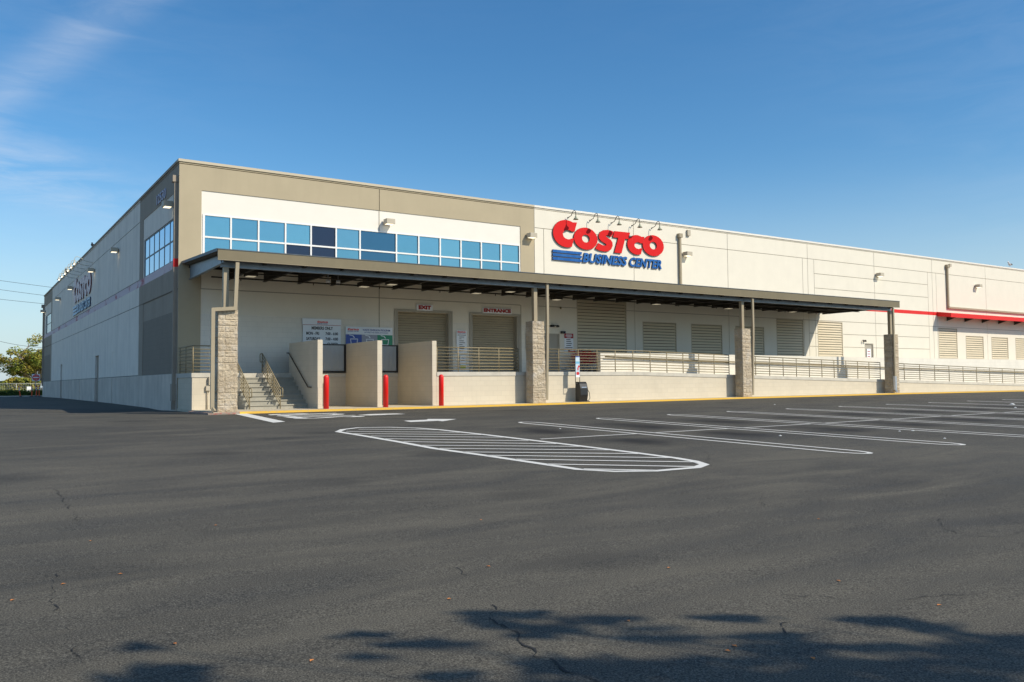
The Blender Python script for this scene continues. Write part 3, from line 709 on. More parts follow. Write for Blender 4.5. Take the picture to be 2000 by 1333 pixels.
# railings
def railing(name, xa, xb, y, ztop_fn, pitch, label, group='tan pipe railings', hand=False, endloop=False):
    r = empty(name, (xa, y, ztop_fn(xa)), label, 'railing', group); L = xb-xa; n = max(1, int(round(L/pitch))); O = Vector((xa, y, ztop_fn(xa)))
    for k in range(n+1):
        x = xa+L*k/n; p = MB(); z = ztop_fn(x); p.tube([Vector((x, y, z-.02))-O, Vector((x, y, z+.97))-O], .021, 8); p.build('post', m_rail, r, True)
    for k in range(8):
        h_ = .975-.125*k; rr = .024 if k == 0 else .018; b = MB()
        X = [xa]+[q for q in (SLX, 36, 54) if xa < q < xb]+[xb]
        b.tube([Vector((x, y-.002*(k > 0), ztop_fn(x)+h_))-O for x in X], rr, 8); b.build('rail', m_rail, r, True)
    return r
railing('railing', 8.84, 12.70, -4.22, dz_, 1.10, 'tan pipe railing on the dock edge right of the third bollard')
railing('railing', 13.75, 25.45, -4.22, dz_, 1.10, 'tan pipe railing on the dock edge between the second and third stone piers')
railing('railing', 26.35, 38.2, -4.22, dz_, 1.10, 'tan pipe railing sloping down the ramp between the third and fourth stone piers')
railing('railing', 39.0, 70, -4.22, dz_, 1.6, 'tan pipe railing sloping down the ramp right of the fourth stone pier')
r = empty('railing', (0.06, -2.24, DZ), 'short tan pipe railing round the corner of the dock left of the first stone pier', 'railing', 'tan pipe railings')
for x, y in ((0, 0), (0, 1.1), (0, 2.05), (1.45, 0)):
    p = MB(); p.tube([(x, y, -.02), (x, y, .97)], .021); p.build('post', m_rail, r, True)
for k in range(8):
    h_ = .975-.125*k; b = MB(); b.tube([(0, 2.2, h_), (0, 0, h_), (1.45, 0, h_)], .022 if k == 0 else .015); b.build('rail', m_rail, r, True)
# ramp hand rail on guard wall
hr = empty('handrail', (18.8, -2.56, 0), 'thin tan hand rail fixed to the low cream wall behind the ramp railing', 'handrail')
b = MB(); b.tube([(0, 0, 2.12), (10, 0, 1.90), (51, 0, 1.12)], .035); b.build('rail', m_rail, hr, True)
x = .5
while x < 50:
    z = 2.12-.0215*x if x < 10 else 1.905-.0190*(x-10)
    p = MB(); p.tube([(x, 0, z-.03), (x, .04, z-.08), (x, .11, z-.08)], .012, 6); p.build('bracket', m_rail, hr, True); x += 2.0
# stair rails
def stairrail(x, label):
    r = empty('stair_railing', (x, -3.42, K(x)), label, 'railing', 'tan stair railings'); O = Vector((x, -3.42, K(x)))
    A = Vector((0, 0, .76)); B = Vector((0, 2.18, 2.08)); sl = (B-A)
    for k in range(6):
        b = MB(); o_ = Vector((0, 0, -.125*k)); a_ = A+o_; 
        b.tube([a_, B+o_], 0.023 if k == 0 else .017); b.build('rail', m_rail, r, True)
    for yy in (0, .75, 1.5, 2.18):
        z = .76+sl.z*yy/2.18; p = MB(); p.tube([(0, yy, max(0, z-1.0) if yy else 0), (0, yy, z)], .02); p.build('post', m_rail, r, True)
    for (c0, d) in ((A, -1), (B, 1)):
        lp = MB(); lp.tube([c0, c0+Vector((0, .22*d, 0)), c0+Vector((0, .27*d, -.05)), c0+Vector((0, .27*d, -.28)), c0+Vector((0, .22*d, -.32)), c0+Vector((0, 0, -.32))], .019); lp.build('loop', m_rail, r, True)
stairrail(1.73, 'tan stair railing close to the first stone pier'); stairrail(2.84, 'tan stair railing in the middle of the concrete stairs')
hb = empty('handrail', (3.86, -1.3, 2.17), 'dark hand rail fixed to the left side of the partition wall beside the stairs', 'handrail')
b = MB(); b.tube([(0, .22, 0), (0, 0, 0), (0, -2.15, -1.33), (0, -2.5, -1.34)], .02); b.build('rail', m_dark, hb, True)
for yy in (-.3, -1.1, -1.9): p = MB(); p.tube([(0, yy, yy*.62), (.06, yy, yy*.62-.05)], .012); p.build('bracket', m_dark, hb, True)
# bollards
def bollard():
    r = empty('bollard', (0, 0, 0), 'x', 'bollard', 'red bollards in front of the partitions')
    m = MB(); m.lathe([(.097, -.1), (.097, 1.11), (.092, 1.145), (.075, 1.18), (.045, 1.202), (.012, 1.21)], n=28); m.build('post', m_bollard, r, True)
    return r
b0 = bollard()
for k, (x, lb) in enumerate(((4.07, 'leftmost red bollard, in front of the partition by the stairs'), (6.39, 'middle red bollard, in front of the middle partition wall'), (8.74, 'rightmost red bollard, below the end of the dock railing'))):
    o = b0 if k == 0 else copy_tree(b0)
    o.location = (x, -4.75, K(x)+.003); o['label'] = lb

# ------------------------------------------------------------------ canopy
can = empty('canopy', (0, 0, 0), 'long flat steel canopy with an olive tan fascia over the dock', 'canopy')
CX0, CX1, CY = .14, 38.75, -5.2
ZW, ZF = 5.64, 5.43
dk = MB(); n = 0; x = CX0+.03
zt = lambda y: ZW+(ZF-ZW)*(y/CY)
dk.hexa([(CX0+.01, CY+.02, ZF-.07), (CX1-.01, CY+.02, ZF-.07), (CX1-.01, -.01, ZW-.07), (CX0+.01, -.01, ZW-.07), (CX0+.01, CY+.02, ZF-.01), (CX1-.01, CY+.02, ZF-.01), (CX1-.01, -.01, ZW-.01), (CX0+.01, -.01, ZW-.01)])
yy = CY+.2
while yy < -.15:
    z = zt(yy)-.07; dk.box(CX0+.05, CX1-.05, yy, yy+.07, z-.045, z-.002); yy += .2
dk.build('roof_deck', m_deck, can)
fa = MB(); fa.box(CX0, CX1, CY-.03, CY, ZF-.34, ZF-.01, m_fascia); fa.box(CX0, CX1, CY-.03, CY+.08, ZF-.355, ZF-.341, m_post); fa.box(CX0, CX1, CY-.045, CY+.08, ZF-.009, ZF+.022, m_darksteel)
fa.build('fascia', None, can)
for (xx, s) in ((CX0, -1), (CX1, 1)):
    e_ = MB(); a, b_ = (xx-.03, xx) if s < 0 else (xx, xx+.03)
    e_.hexa([(a, CY, ZF-.07), (b_, CY, ZF-.07), (b_, -.0, ZW-.07), (a, 0, ZW-.07), (a, CY, ZF+.03), (b_, CY, ZF+.03), (b_, 0, ZW+.03), (a, 0, ZW+.03)])
    e_.build('edge_trim', m_darksteel, can)
def ibeam(mb, x0, x1, y, z0, z1, fl=.09, t_=.02):
    mb.box(x0, x1, y-t_/2, y+t_/2, z0+t_, z1-t_); mb.box(x0, x1, y-fl, y+fl, z0, z0+t_); mb.box(x0, x1, y-fl, y+fl, z1-t_, z1)
bm_ = MB(); ibeam(bm_, .36, 38.62, -4.75, 4.90, 5.24); bm_.build('front_beam', m_steel, can)
bm_ = MB(); ibeam(bm_, .36, 38.62, -.14, 5.42, 5.56); bm_.build('ledger_beam', m_dark, can)
for k in range(28):
    x = .40+k*1.373*1.028; 
    if x > 38.6: break
    rb = MB(); mt = m_steel if k == 0 else m_dark; dp = .34 if k == 0 else .30
    y0, y1 = -4.95, -.16
    rb.hexa([(x-.012, y0, zt(y0)-.10-dp*.9), (x+.012, y0, zt(y0)-.10-dp*.9), (x+.012, y1, zt(y1)-.10-dp*1.6), (x-.012, y1, zt(y1)-.10-dp*1.6), (x-.012, y0, zt(y0)-.12), (x+.012, y0, zt(y0)-.12), (x+.012, y1, zt(y1)-.12), (x-.012, y1, zt(y1)-.12)])
    rb.hexa([(x-.06, y0, zt(y0)-.12-dp*.9), (x+.06, y0, zt(y0)-.12-dp*.9), (x+.06, y1, zt(y1)-.12-dp*1.6), (x-.06, y1, zt(y1)-.12-dp*1.6), (x-.06, y0, zt(y0)-.10-dp*.9), (x+.06, y0, zt(y0)-.10-dp*.9), (x+.06, y1, zt(y1)-.10-dp*1.6), (x-.06, y1, zt(y1)-.10-dp*1.6)])
    rb.build('rafter', mt, can)
pp = MB(); pp.tube([(1.0, -.9, 5.03), (38.3, -.9, 5.03)], .03); pp.tube([(1.0, -2.9, 4.98), (38.3, -2.9, 4.98)], .022)
x = 1.6
while x < 38:
    pp.tube([(x, -.9, 5.0), (x, -.9, 5.35)], .012, 6); pp.tube([(x+.5, -.9, 5.03), (x+.5, -.9, 4.93)], .02, 6); x += 2.9
pp.build('sprinkler_pipe', m_dark, can, True)
PX = [.22, 12.89, 25.55, 38.16]; PW = .64
for k, x in enumerate(PX):
    cx = x+.30; cc = MB(); cc.box(cx-.085, cx+.085, -4.84, -4.67, 3.42, 4.895, m_post); cc.box(cx-.09, cx+.09, -4.845, -4.665, 4.897, 5.05, m_steel) if False else None
    cc.box(cx-.14, cx+.14, -4.9, -4.61, 3.40, 3.42, m_steel); cc.build('column', None, can, bevel=0)
# canopy downspouts
d = MB(); P = [(.80, -5.14, 5.05), (.80, -5.14, 3.56), (.02, -5.14, 3.50), (.02, -5.14, .12)]
d.bar(P[0], (.74, -5.14, 3.50), .12, .09); d.bar((.80, -5.138, 3.50), (-.02, -5.138, 3.42), .09, .12); d.bar((.02, -5.14, 3.46), (.02, -5.14, .16), .12, .09); d.bar((.02, -5.14, .2), (.08, -5.19, .08), .11, .09)
d.build('downspout', m_post, can)
for x, mt in ((13.60, m_post), (26.27, m_post)):
    d = MB(); d.bar((x, -5.1, 5.05), (x, -5.1, 3.3), .11, .09); d.bar((x, -5.1, 3.3), (x, -4.98, .2), .11, .09); d.build('downspout', m_post, can)
d = MB(); d.bar((38.22, -5.13, 5.05), (38.22, -5.13, 1.1), .12, .09); dd = d.build('downspout', m_post, can)
d = MB(); d.bar((38.22, -5.13, 1.1), (38.22, -5.13, .3), .15, .12); d.bar((38.22, -5.12, .34), (38.30, -5.17, .2), .14, .11); d.build('boot', paint('bare_silver_metal', (.55, .57, .6), .35, .1, metal=.6), dd)
# canopy lights
def can_light(x, y, z, lb, k):
    r = empty('canopy_light', (x, y, z), lb, 'light', 'lights under the canopy')
    f = MB(); f.box(-.21, .21, -.21, .21, 0, .17); f.tube([(0, 0, .17), (0, 0, .42)], .02, 6); f.build('housing', m_dark, r)
    l = MB(); l.box(-.16, .16, -.16, .16, -.02, -.001); l.build('lens', m_lensoff, r)
lt = [(2.25, 5.06, 'box light under the canopy nearest the first stone pier'), (6.85, 4.92, 'hanging box light under the canopy above the hours sign'), (8.1, 5.08, 'box light under the canopy left of the EXIT sign'), (12.2, 4.92, 'hanging box light under the canopy left of the ENTRANCE sign'), (14.0, 5.08, 'box light under the canopy above the ENTRANCE sign'), (16.6, 4.84, 'hanging box light under the canopy right of the second stone pier'), (22.95, 4.9, 'hanging box light under the canopy above the large louver'), (28.3, 4.9, 'hanging box light under the canopy left of the third stone pier'), (33.7, 4.92, 'hanging box light under the canopy above the tall louver half in sun')]
for k, (x, z, lb) in enumerate(lt): can_light(x, -1.7, z-.02, lb, k)
for x, lb in ((5.35, 'left of the two white dome cameras under the canopy'), (5.78, 'right of the two white dome cameras under the canopy')):
    r = empty('dome_camera', (x, -1.6, 4.98), lb, 'camera', 'dome cameras'); f = MB(); f.lathe([(.02, .3), (.02, .12), (.08, .12), (.085, .02), (.07, 0)], n=16); f.build('mount', m_white, r, True)
    f = MB(); f.lathe([(.068, 0), (.06, -.04), (.03, -.065), (.005, -.07)], n=16); f.build('dome', m_black, r, True)
# stone piers
def pier_mesh():
    mb = MB(); W, Dp, Hh = PW, .50, 3.40; st_ = .034
    def face(o, u, wd, nrm, seed):
        nu = int(wd/st_); nv = int(Hh/st_); idx = {}
        for j in range(nv+1):
            for i in range(nu+1):
                a = wd*i/nu; z = Hh*j/nv; course = int(z/.203); off = .203 if course % 2 else 0
                fz = (z % .203); fa_ = ((a+off+seed) % .406); mort = min(fz, .203-fz, fa_, .406-fa_)
                blk = math.floor((a+off+seed)/.406)+course*7+seed*3
                p = o+u*a
                nv_ = mnoise.noise(Vector((p.x*7+blk*3.1, p.y*7, z*8)))*.022+mnoise.noise(Vector((p.x*19, p.y*19+blk, z*21)))*.014+.012
                edge = min(a, wd-a)
                dsp = nv_ if mort > .012 else -.008
                if edge < .001: dsp = dsp*.4 + mnoise.noise(Vector((z*9, seed, 0)))*.0
                if edge < .001: dsp = 0
                q = p+nrm*dsp; idx[i, j] = len(mb.v); mb.v.append((q.x, q.y, z))
        for j in range(nv):
            for i in range(nu):
                mb.f.append((idx[i, j], idx[i+1, j], idx[i+1, j+1], idx[i, j+1])); mb.mi.append(0)
    face(Vector((0, 0, 0)), Vector((1, 0, 0)), W, Vector((0, -1, 0)), 0.0)
    face(Vector((W, 0, 0)), Vector((0, 1, 0)), Dp, Vector((1, 0, 0)), .1)
    face(Vector((W, Dp, 0)), Vector((-1, 0, 0)), W, Vector((0, 1, 0)), .2)
    face(Vector((0, Dp, 0)), Vector((0, -1, 0)), Dp, Vector((-1, 0, 0)), .3)
    mb.face([(0, 0, Hh), (W, 0, Hh), (W, Dp, Hh), (0, Dp, Hh)])
    return mb
pm = pier_mesh().build('stone_pier', m_stone)
plb = ['leftmost stone block pier with a tan downspout bent round it, by the stairs', 'second stone block pier from the left, right of the ENTRANCE door', 'third stone block pier from the left, in front of the ramp', 'rightmost stone block pier with a silver booted downspout']
for k, x in enumerate(PX):
    o = pm if k == 0 else pm.copy()
    if k: COL.objects.link(o)
    o.location = (x, -5.03, K(x)-.0); tag(o, plb[k], 'pier', 'split face stone piers under the canopy')

# ------------------------------------------------------------------ wall lights
def wallpack(loc, rz, lb, lit=1.):
    r = empty('wall_light', loc, lb, 'light', 'box lights on the walls', rz)
    f = MB(); f.hexa([(-.2, -.40, .0), (.2, -.40, .0), (.2, -.05, .0), (-.2, -.05, .0), (-.2, -.40, .22), (.2, -.40, .22), (.2, -.05, .22), (-.2, -.05, .22)])
    f.box(-.1, .1, -.05, 0, .03, .18); f.build('housing', m_lampbox, r, bevel=.008)
    l = MB(); l.box(-.16, .16, -.35, -.10, -.012, -.001); l.build('lens', m_lens, r)
for x, z, lb in ((8.68, 7.885, 'box light above the middle of the long blue window'), (16.25, 7.95, 'box light at the right edge of the tan wall'), (26.75, 7.85, 'box light beside the downspout right of the red lettering'), (44.65, 7.82, 'box light on the cream wall above the right part of the canopy'), (57.1, 7.75, 'box light on the cream wall above the red awning')):
    wallpack((x, 0, z), 0, lb)
for y, lb in ((1.0, 'box light on the side wall under the street number'), (14.2, 'box light on the side wall second from the corner'), (23.2, 'box light on the side wall at the near end of the lettering'), (34.3, 'box light on the side wall at the far end of the lettering'), (43.1, 'box light on the side wall fifth from the corner'), (56.6, 'box light at the far end of the side wall')):
    wallpack((0, y, 7.9), -PI/2, lb)
# gooseneck lamps (local: wall plane y=0, out = -y)
def goose(loc, rz, lb, shade, lit, out=.53, grp='curved arm lamps over the red lettering'):
    r = empty('gooseneck_lamp', loc, lb, 'lamp', grp, rz)
    a = MB(); k = out/.53
    a.tube([(0, 0, 0), (.0, -.10*k, .01), (.02, -.24*k, .06), (.03, -.36*k, .24), (.05, -.45*k, .29), (.06, -.52*k, .24), (.07, -.54*k, .08), (.07, -.54*k, 0)], .017, 8); a.lathe([(.05, -.01), (.05, .01)], (0, -.01, 0), 12)
    a.build('arm', m_dark if not lit else m_glampb, r, True)
    s = MB(); c_ = (.07, -.54*k, 0)
    prof = [(.02, .03), (.035, .0), (.045, -.06), (.09, -.13), (.14, -.19), (.13, -.19), (.08, -.13), (.03, -.06)]
    s.lathe(prof, c_, 20); s.build('lamp_shade', shade, r, True)
    b = MB(); b.lathe([(.02, -.10), (.04, -.15), (.035, -.20), (.01, -.22)] if lit else [(.02, -.09), (.03, -.12), (.01, -.15)], c_, 12); b.build('bulb', m_bulb if lit else m_lens, r, True)
od = ['first', 'second', 'third', 'fourth', 'fifth', 'sixth']
for k in range(5): goose((18.64+k*1.418, 0, 9.22), 0, '%s curved arm lamp from the left over the large red front lettering' % od[k], m_glamp, False)
for k, y in enumerate((24.2, 26.0, 27.8, 29.6, 31.4, 33.3)):
    goose((0, y, 8.62), -PI/2, '%s lit curved arm lamp from the corner over the side wall lettering' % od[k], m_glampb, True, 1.0, 'lit curved arm lamps on the side wall')

# ------------------------------------------------------------------ lettering
def arc(cx, cy, rx, ry, a0, a1, n=22, sh=0):
    return [(cx+rx*math.cos(math.radians(a0+(a1-a0)*k/n))+sh*ry*math.sin(math.radians(a0+(a1-a0)*k/n)), cy+ry*math.sin(math.radians(a0+(a1-a0)*k/n))) for k in range(n+1)]
Cb = [(1.54, 2.00)]+arc(.87, 1.37, .84, .69, 62, 292)+[(1.20, .73), (1.34, 1.19)]+arc(.97, 1.33, .33, .235, 310, 50)+[(1.38, 1.52)]
def Csm(ox, oy, s): return [(ox+a*s*.98, oy+(b_-.69)*s*.93) for a, b_ in Cb]
def O_(cx, cy, rx, ry, ix, iy): return [arc(cx, cy, rx, ry, 0, 352, 40), list(reversed(arc(cx, cy+.0, ix, iy, 0, 352, 28)))]
S_ = [(3.97, 1.74), (3.80, 1.79), (3.55, 1.81), (3.27, 1.77), (3.05, 1.66), (2.94, 1.49), (2.97, 1.31), (3.10, 1.19), (3.30, 1.11), (3.44, 1.05), (3.44, .99), (3.33, .96), (3.15, .99), (2.92, 1.07), (2.71, .77), (2.95, .69), (3.25, .66), (3.53, .68), (3.76, .80), (3.87, 1.0), (3.86, 1.18), (3.74, 1.31), (3.55, 1.39), (3.42, 1.45), (3.43, 1.51), (3.55, 1.53), (3.78, 1.46)]
T_ = [(4.02, 1.79), (5.08, 1.80), (4.96, 1.44), (4.73, 1.44), (4.47, .65), (3.98, .66), (4.26, 1.45), (3.90, 1.46)]
def logo(parent, loc, rot, s, depth, mr, mbl, sr, sbl, off=0, lower=True):
    nr = (rot.to_3x3() @ Vector((0, 0, 1)))*off; loc = Vector(loc)+nr
    for lp in ([Cb], O_(2.10, 1.225, .765, .565, .25, .20), [S_], [T_], [Csm(4.86, .67, .82)], O_(6.73, 1.245, .765, .565, .255, .205)):
        shape('letter', lp, mr, parent, loc, rot, s, depth, sr)
    if not lower: return
    for v0, v1 in ((.375, .51), (.19, .322), (0, .135)):
        shape('stripe', [[(0, v0), (1.84-.03, v0), (1.84, v1), (0, v1)]], mbl, parent, loc, rot, s, depth, sbl)
    D = (rot.to_3x3() @ Vector((1, 0, 0)))
    text('lettering', 'BUSINESS', mbl, parent, loc+D*1.88*s, rot, w=2.98*s, h=.50*s, shear=.22, bold=.035, depth=depth, sidemat=sbl)
    text('lettering', 'CENTER', mbl, parent, loc+D*5.02*s, rot, w=2.30*s, h=.50*s, shear=.22, bold=.035, depth=depth, sidemat=sbl)
sg = empty('letter_sign', (17.6, 0, 7.0), 'large red and blue raised lettering on the sunlit front wall', 'sign')
logo(sg, (0, -.02, 0), ZUP, 1, .065, m_logored, m_logoblue, m_logoside, m_logosideb)
sg = empty('letter_sign', (0, 33.62, 5.93), 'bleached pale raised lettering on the shaded side wall', 'sign')
logo(sg, (-.02, 0, 0), SIDE, 1.235, .05, m_logoredf, m_logobluef, m_logosider, m_logosideb)
sg = empty('number_sign', (-.002, 4.2, 8.56), 'pale street number 12530 high on the side wall', 'sign')
text('digits', '12530', m_number, sg, (0, 0, 0), SIDE, w=1.85, h=.42, bold=.02, depth=.03)
def panel(name, x0, x1, z0, z1, lb, mat=None, y=-.03, th=.02, grp=None, wy=0):
    s = empty(name, (x0, wy, z0), lb, 'sign', grp); p = MB(); p.box(0, x1-x0, y, y+th, 0, z1-z0); p.build('panel', mat or m_white, s); return s
YS = -.031
s = panel('exit_sign', 10.09, 10.90, 4.19, 4.45, 'white EXIT sign with red letters above the left roller door'); text('lettering', 'EXIT', m_textred, s, (.10, YS-.0, .05), ZUP, w=.63, h=.18, bold=.07)
s = panel('entrance_sign', 13.54, 15.16, 4.20, 4.445, 'white ENTRANCE sign with red letters above the right roller door'); text('lettering', 'ENTRANCE', m_textred, s, (.05, YS, .045), ZUP, w=1.53, h=.18, bold=.07)
s = panel('hours_sign', 4.88, 6.52, 2.45, 3.40, 'white opening hours board above the left gate')
p = MB(); p.box(-.03, 1.65, -.06, -.012, .951, 1.20); p.build('header', m_white, s)
p = MB(); p.box(0, 1.64, -.034, -.0305, .935, .950); p.build('stripe', m_textred, s)
logo(s, (.60, -.061, .985), ZUP, .062, .003, m_signred, m_blue, m_signred, m_blue, lower=False); text('lettering', 'BUSINESS CENTER', m_blue, s, (.60, -.061, .975), ZUP, w=.45, h=.036, bold=.02)
text('lettering', 'MEMBERS ONLY', m_text, s, (.37, YS, .75), ZUP, w=.92, h=.13, bold=.03)
for z, a, b_ in ((.53, 'MON - FRI', '7:00 - 6:00'), (.31, 'SATURDAY', '7:00 - 4:00'), (.09, 'SUNDAY', 'CLOSED')):
    wa = {'MON - FRI': .55, 'SATURDAY': .60, 'SUNDAY': .48}[a]; wb = {'CLOSED': .48}.get(b_, .55)
    text('lettering', a, m_text, s, (.14, YS, z), ZUP, w=wa, h=.125, bold=.03); text('lettering', b_, m_text, s, (1.52-wb, YS, z), ZUP, w=wb, h=.125, bold=.03)
s = panel('recycling_sign', 6.75, 8.91, 2.30, 3.37, 'wide blue grey and green waste program board above the right gate')
mb1 = plain('sign_blue', (.02, .07, .36), .4); mg1 = plain('sign_grey', (.34, .34, .40), .4); mg2 = plain('sign_green', (.01, .26, .12), .4)
for x0, x1, mt in ((0, .72, mb1), (.723, 1.44, mg1), (1.443, 2.16, mg2)):
    p = MB(); p.box(x0, x1, -.034, -.0305, 0, .74); p.build('colour_field', mt, s)
    c_ = shape('bin_icon', [[(.18, .30), (.46, .30), (.50, .56), (.14, .56)], [(.21, .33), (.43, .33), (.465, .53), (.175, .53)]], m_white, s, (x0+.05, -.0345, .0), ZUP, 1, .002)
    shape('icon_arm', [[(.30, .60), (.36, .60), (.28, .70), (.10, .73), (.10, .70), (.26, .67)]], m_white, s, (x0+.05, -.0345, .0), ZUP, 1, .002)
logo(s, (.08, YS, .86), ZUP, .068, .003, m_signred, m_blue, m_signred, m_blue, lower=False); text('lettering', 'BUSINESS CENTER', m_blue, s, (.08, YS, .855), ZUP, w=.50, h=.035, bold=.02)
text('lettering', 'WASTE DIVERSION PROGRAM', m_blue, s, (.76, YS, .90), ZUP, w=1.28, h=.085, bold=.012)
text('lettering', 'SETTING THE GREEN STANDARD', m_blue, s, (.84, YS, .81), ZUP, w=1.12, h=.05, bold=.0)
s = panel('list_sign', 12.13, 12.67, 2.30, 3.35, 'tall white list sign between the two roller doors')
logo(s, (.045, YS, .90), ZUP, .058, .003, m_signred, m_blue, m_signred, m_blue, lower=False); text('lettering', 'BUSINESS CENTER', m_blue, s, (.05, YS, .895), ZUP, w=.42, h=.02, bold=.02)
for k, w_ in enumerate((.44, .26, .11, .24, .30, .17, .28, .26, .22)):
    p = MB(); x0 = .05 if k == 0 else .14; p.box(x0, x0+w_, -.0335, -.0305, .82-.088*k, .82-.088*k+.026); p.build('text_line', m_text, s)
s = panel('notice_sign', 12.32, 12.60, 1.62, 2.20, 'small white and yellow notice behind the railing between the roller doors')
p = MB(); p.box(0, .28, -.034, -.0305, .0, .13); p.build('stripe', plain('notice_yellow', (.45, .5, .04), .5), s)
for k in range(3): p = MB(); p.box(.05, .22, -.034, -.0305, .22+.11*k, .24+.11*k); p.build('text_line', m_text, s)
s = panel('warning_sign', 18.29, 18.85, 2.46, 3.35, 'white sign with a red heading right of the small grey door')
p = MB(); p.box(.0, .56, -.034, -.0305, .66, .89); p.build('heading', m_textred, s); p = MB(); p.box(.0, .56, -.034, -.0305, .08, .13); p.build('stripe', m_textred, s)
for k, (w_, zz) in enumerate(((.36, .81), (.44, .755), (.26, .70))): p = MB(); p.box(.28-w_/2, .28+w_/2, -.0365, -.0341, zz, zz+.03); p.build('text_line', m_white, s)
for k, (w_, zz) in enumerate(((.26, .57), (.30, .48), (.34, .38), (.30, .28), (.44, .17), (.16, .025))): p = MB(); x0 = .12 if w_ > .2 and w_ < .4 else .28-w_/2; p.box(x0, x0+w_, -.0335, -.0305, zz, zz+.035); p.build('text_line', m_text, s)
s = panel('door_notice', 43.32, 43.75, 1.9, 2.95, 'small white notice on the door behind the rightmost stone pier', y=.03, wy=0)
for k in range(5): p = MB(); p.box(.08, .34, .026, .0298, .85-.17*k, .90-.17*k); p.build('text_line', m_textred, s)
s = panel('side_notice', 15.98, 16.35, 2.45, 3.32, 'narrow white sign partly behind the second stone pier')
for k in range(6): p = MB(); p.box(.06, .31, -.034, -.0305, .72-.12*k, .75-.12*k); p.build('text_line', m_textred if k == 0 else m_text, s)
# wall cameras / small things
r = empty('twin_floodlight', (17.6, 0, 3.70), 'black twin floodlight on the wall above the small grey door', 'light')
b = MB(); b.box(-.06, .06, -.08, 0, -.04, .06); b.tube([(-.28, -.16, .02), (.28, -.16, .02)], .018, 6); b.build('bracket', m_black, r)
for sx2 in (-.2, .2): b = MB(); b.lathe([(.03, .05), (.08, .0), (.085, -.05), (.06, -.06)], (sx2, -.16, 0), 14); b.build('head', m_black, r, True)
r = empty('wall_camera', (18.18, 0, 3.40), 'small black camera box left of the red and white sign', 'camera'); b = MB(); b.box(-.1, .1, -.16, 0, -.06, .06); b.build('housing', m_black, r); b = MB(); b.tube([(.04, -.16, 0), (.04, -.2, 0)], .03); b.build('lens', m_glassd, r)
r = empty('wall_bell', (18.05, 0, 4.62), 'small brass coloured fitting high on the wall under the canopy', 'fitting'); b = MB(); b.lathe([(.02, .06), (.05, .03), (.05, -.02), (.02, -.07)], (0, -.08, 0), 12); b.bar((0, -.08, .02), (0, 0, .02), .02); b.build('body', m_rail, r, True)
r = empty('wall_lamp', (42.8, -.12, 3.45), 'small dark spot lamp beside the top of the rightmost stone pier', 'lamp'); b = MB(); b.bar((0, .12, .05), (0, 0, .05), .03); b.lathe([(.02, .08), (.06, 0), (.05, -.06)], (0, 0, 0), 12); b.bar((.2, .12, .05), (.2, 0, .05), .03); b.lathe([(.02, .08), (.06, 0), (.05, -.06)], (.2, 0, 0), 12); b.build('body', m_dark, r, True)
# electrical boxes on dock stub
r = empty('electrical_box', (.45, -2.30, .1), 'beige electrical boxes and conduits on the dock wall left of the first stone pier', 'box')
b = MB(); b.box(.12, .48, -.13, 0, .84, 1.14); b.build('cabinet', m_lampbox, r, bevel=.006); b = MB(); b.box(.03, .19, -.10, 0, .64, .82); b.build('junction_box', m_lampbox, r, bevel=.005)
for x0, z in ((.085, .64), (.30, .84), (.37, .84)): b = MB(); b.tube([(x0, -.05, z), (x0, -.05, -.05)], .017 if x0 < .1 else .026); b.build('conduit', m_post, r, True)

# ------------------------------------------------------------------ wipes / vacuum station with its sign
r = empty('service_station', (15.45, -4.78, K(15.4)+.004), 'black sanitizer station with a tall narrow picture sign, in front of the ramp', 'station')
b = MB(); prof = [(-.20, 0), (.10, 0), (.17, .30), (.16, .58), (.10, .78), (.02, .86), (-.20, .86)]
b.extr([(-.02, a, z) for a, z in [(-p[0]*1.0, p[1]) for p in prof]], (.40, 0, 0)); b.build('cabinet', m_black, r, bevel=.02)
b = MB(); b.hexa([(.06, -.14, .60), (.32, -.14, .60), (.32, -.05, .80), (.06, -.05, .80), (.06, -.155, .61), (.32, -.155, .61), (.32, -.065, .81), (.06, -.065, .81)]); b.build('screen', plain('pale_screen', (.35, .42, .5), .15, .3), r)
b = MB(); b.box(-.16, .44, -.22, .22, 0, .03); b.build('base', m_black, r)
b = MB(); b.tube([(.40, -.05, .60), (.50, -.10, .40), (.52, -.12, .15), (.44, -.1, .04), (.38, -.05, .08)], .014); b.build('hose', m_black, r, True)
b = MB(); b.tube([(-.18, -.02, .80), (-.18, -.02, 1.98)], .014); b.tube([(.05, -.02, .80), (.05, -.02, 1.98)], .014); b.tube([(-.18, -.02, .80), (-.08, 0, .78), (.0, 0, .82)], .014); b.build('frame', m_black, r, True)
b = MB(); b.box(-.175, .045, -.035, -.005, 1.06, 1.96); so3 = b.build('sign_board', plain('sign_pale_blue', (.55, .66, .74), .4), r)
for (z0, z1, mt) in ((1.92, 1.955, m_blue), (1.70, 1.73, plain('teal', (.02, .33, .42), .4)), (1.63, 1.70, plain('light_blue', (.25, .5, .7), .4)), (1.06, 1.15, m_white)):
    b = MB(); b.box(-.17, .04, -.0385, -.0352, z0, z1); b.build('stripe', mt, so3)
tm = plain('tomato_red', (.62, .03, .03), .4)
for cx_, cz, rx, rz_ in ((-.06, 1.22, .085, .075), (-.05, 1.42, .035, .08), (-.0, 1.52, .045, .05)): shape('picture', [arc(cx_, cz, rx, rz_, 0, 345, 16)], tm, so3, (0, -.036, 0), ZUP, 1, .002)
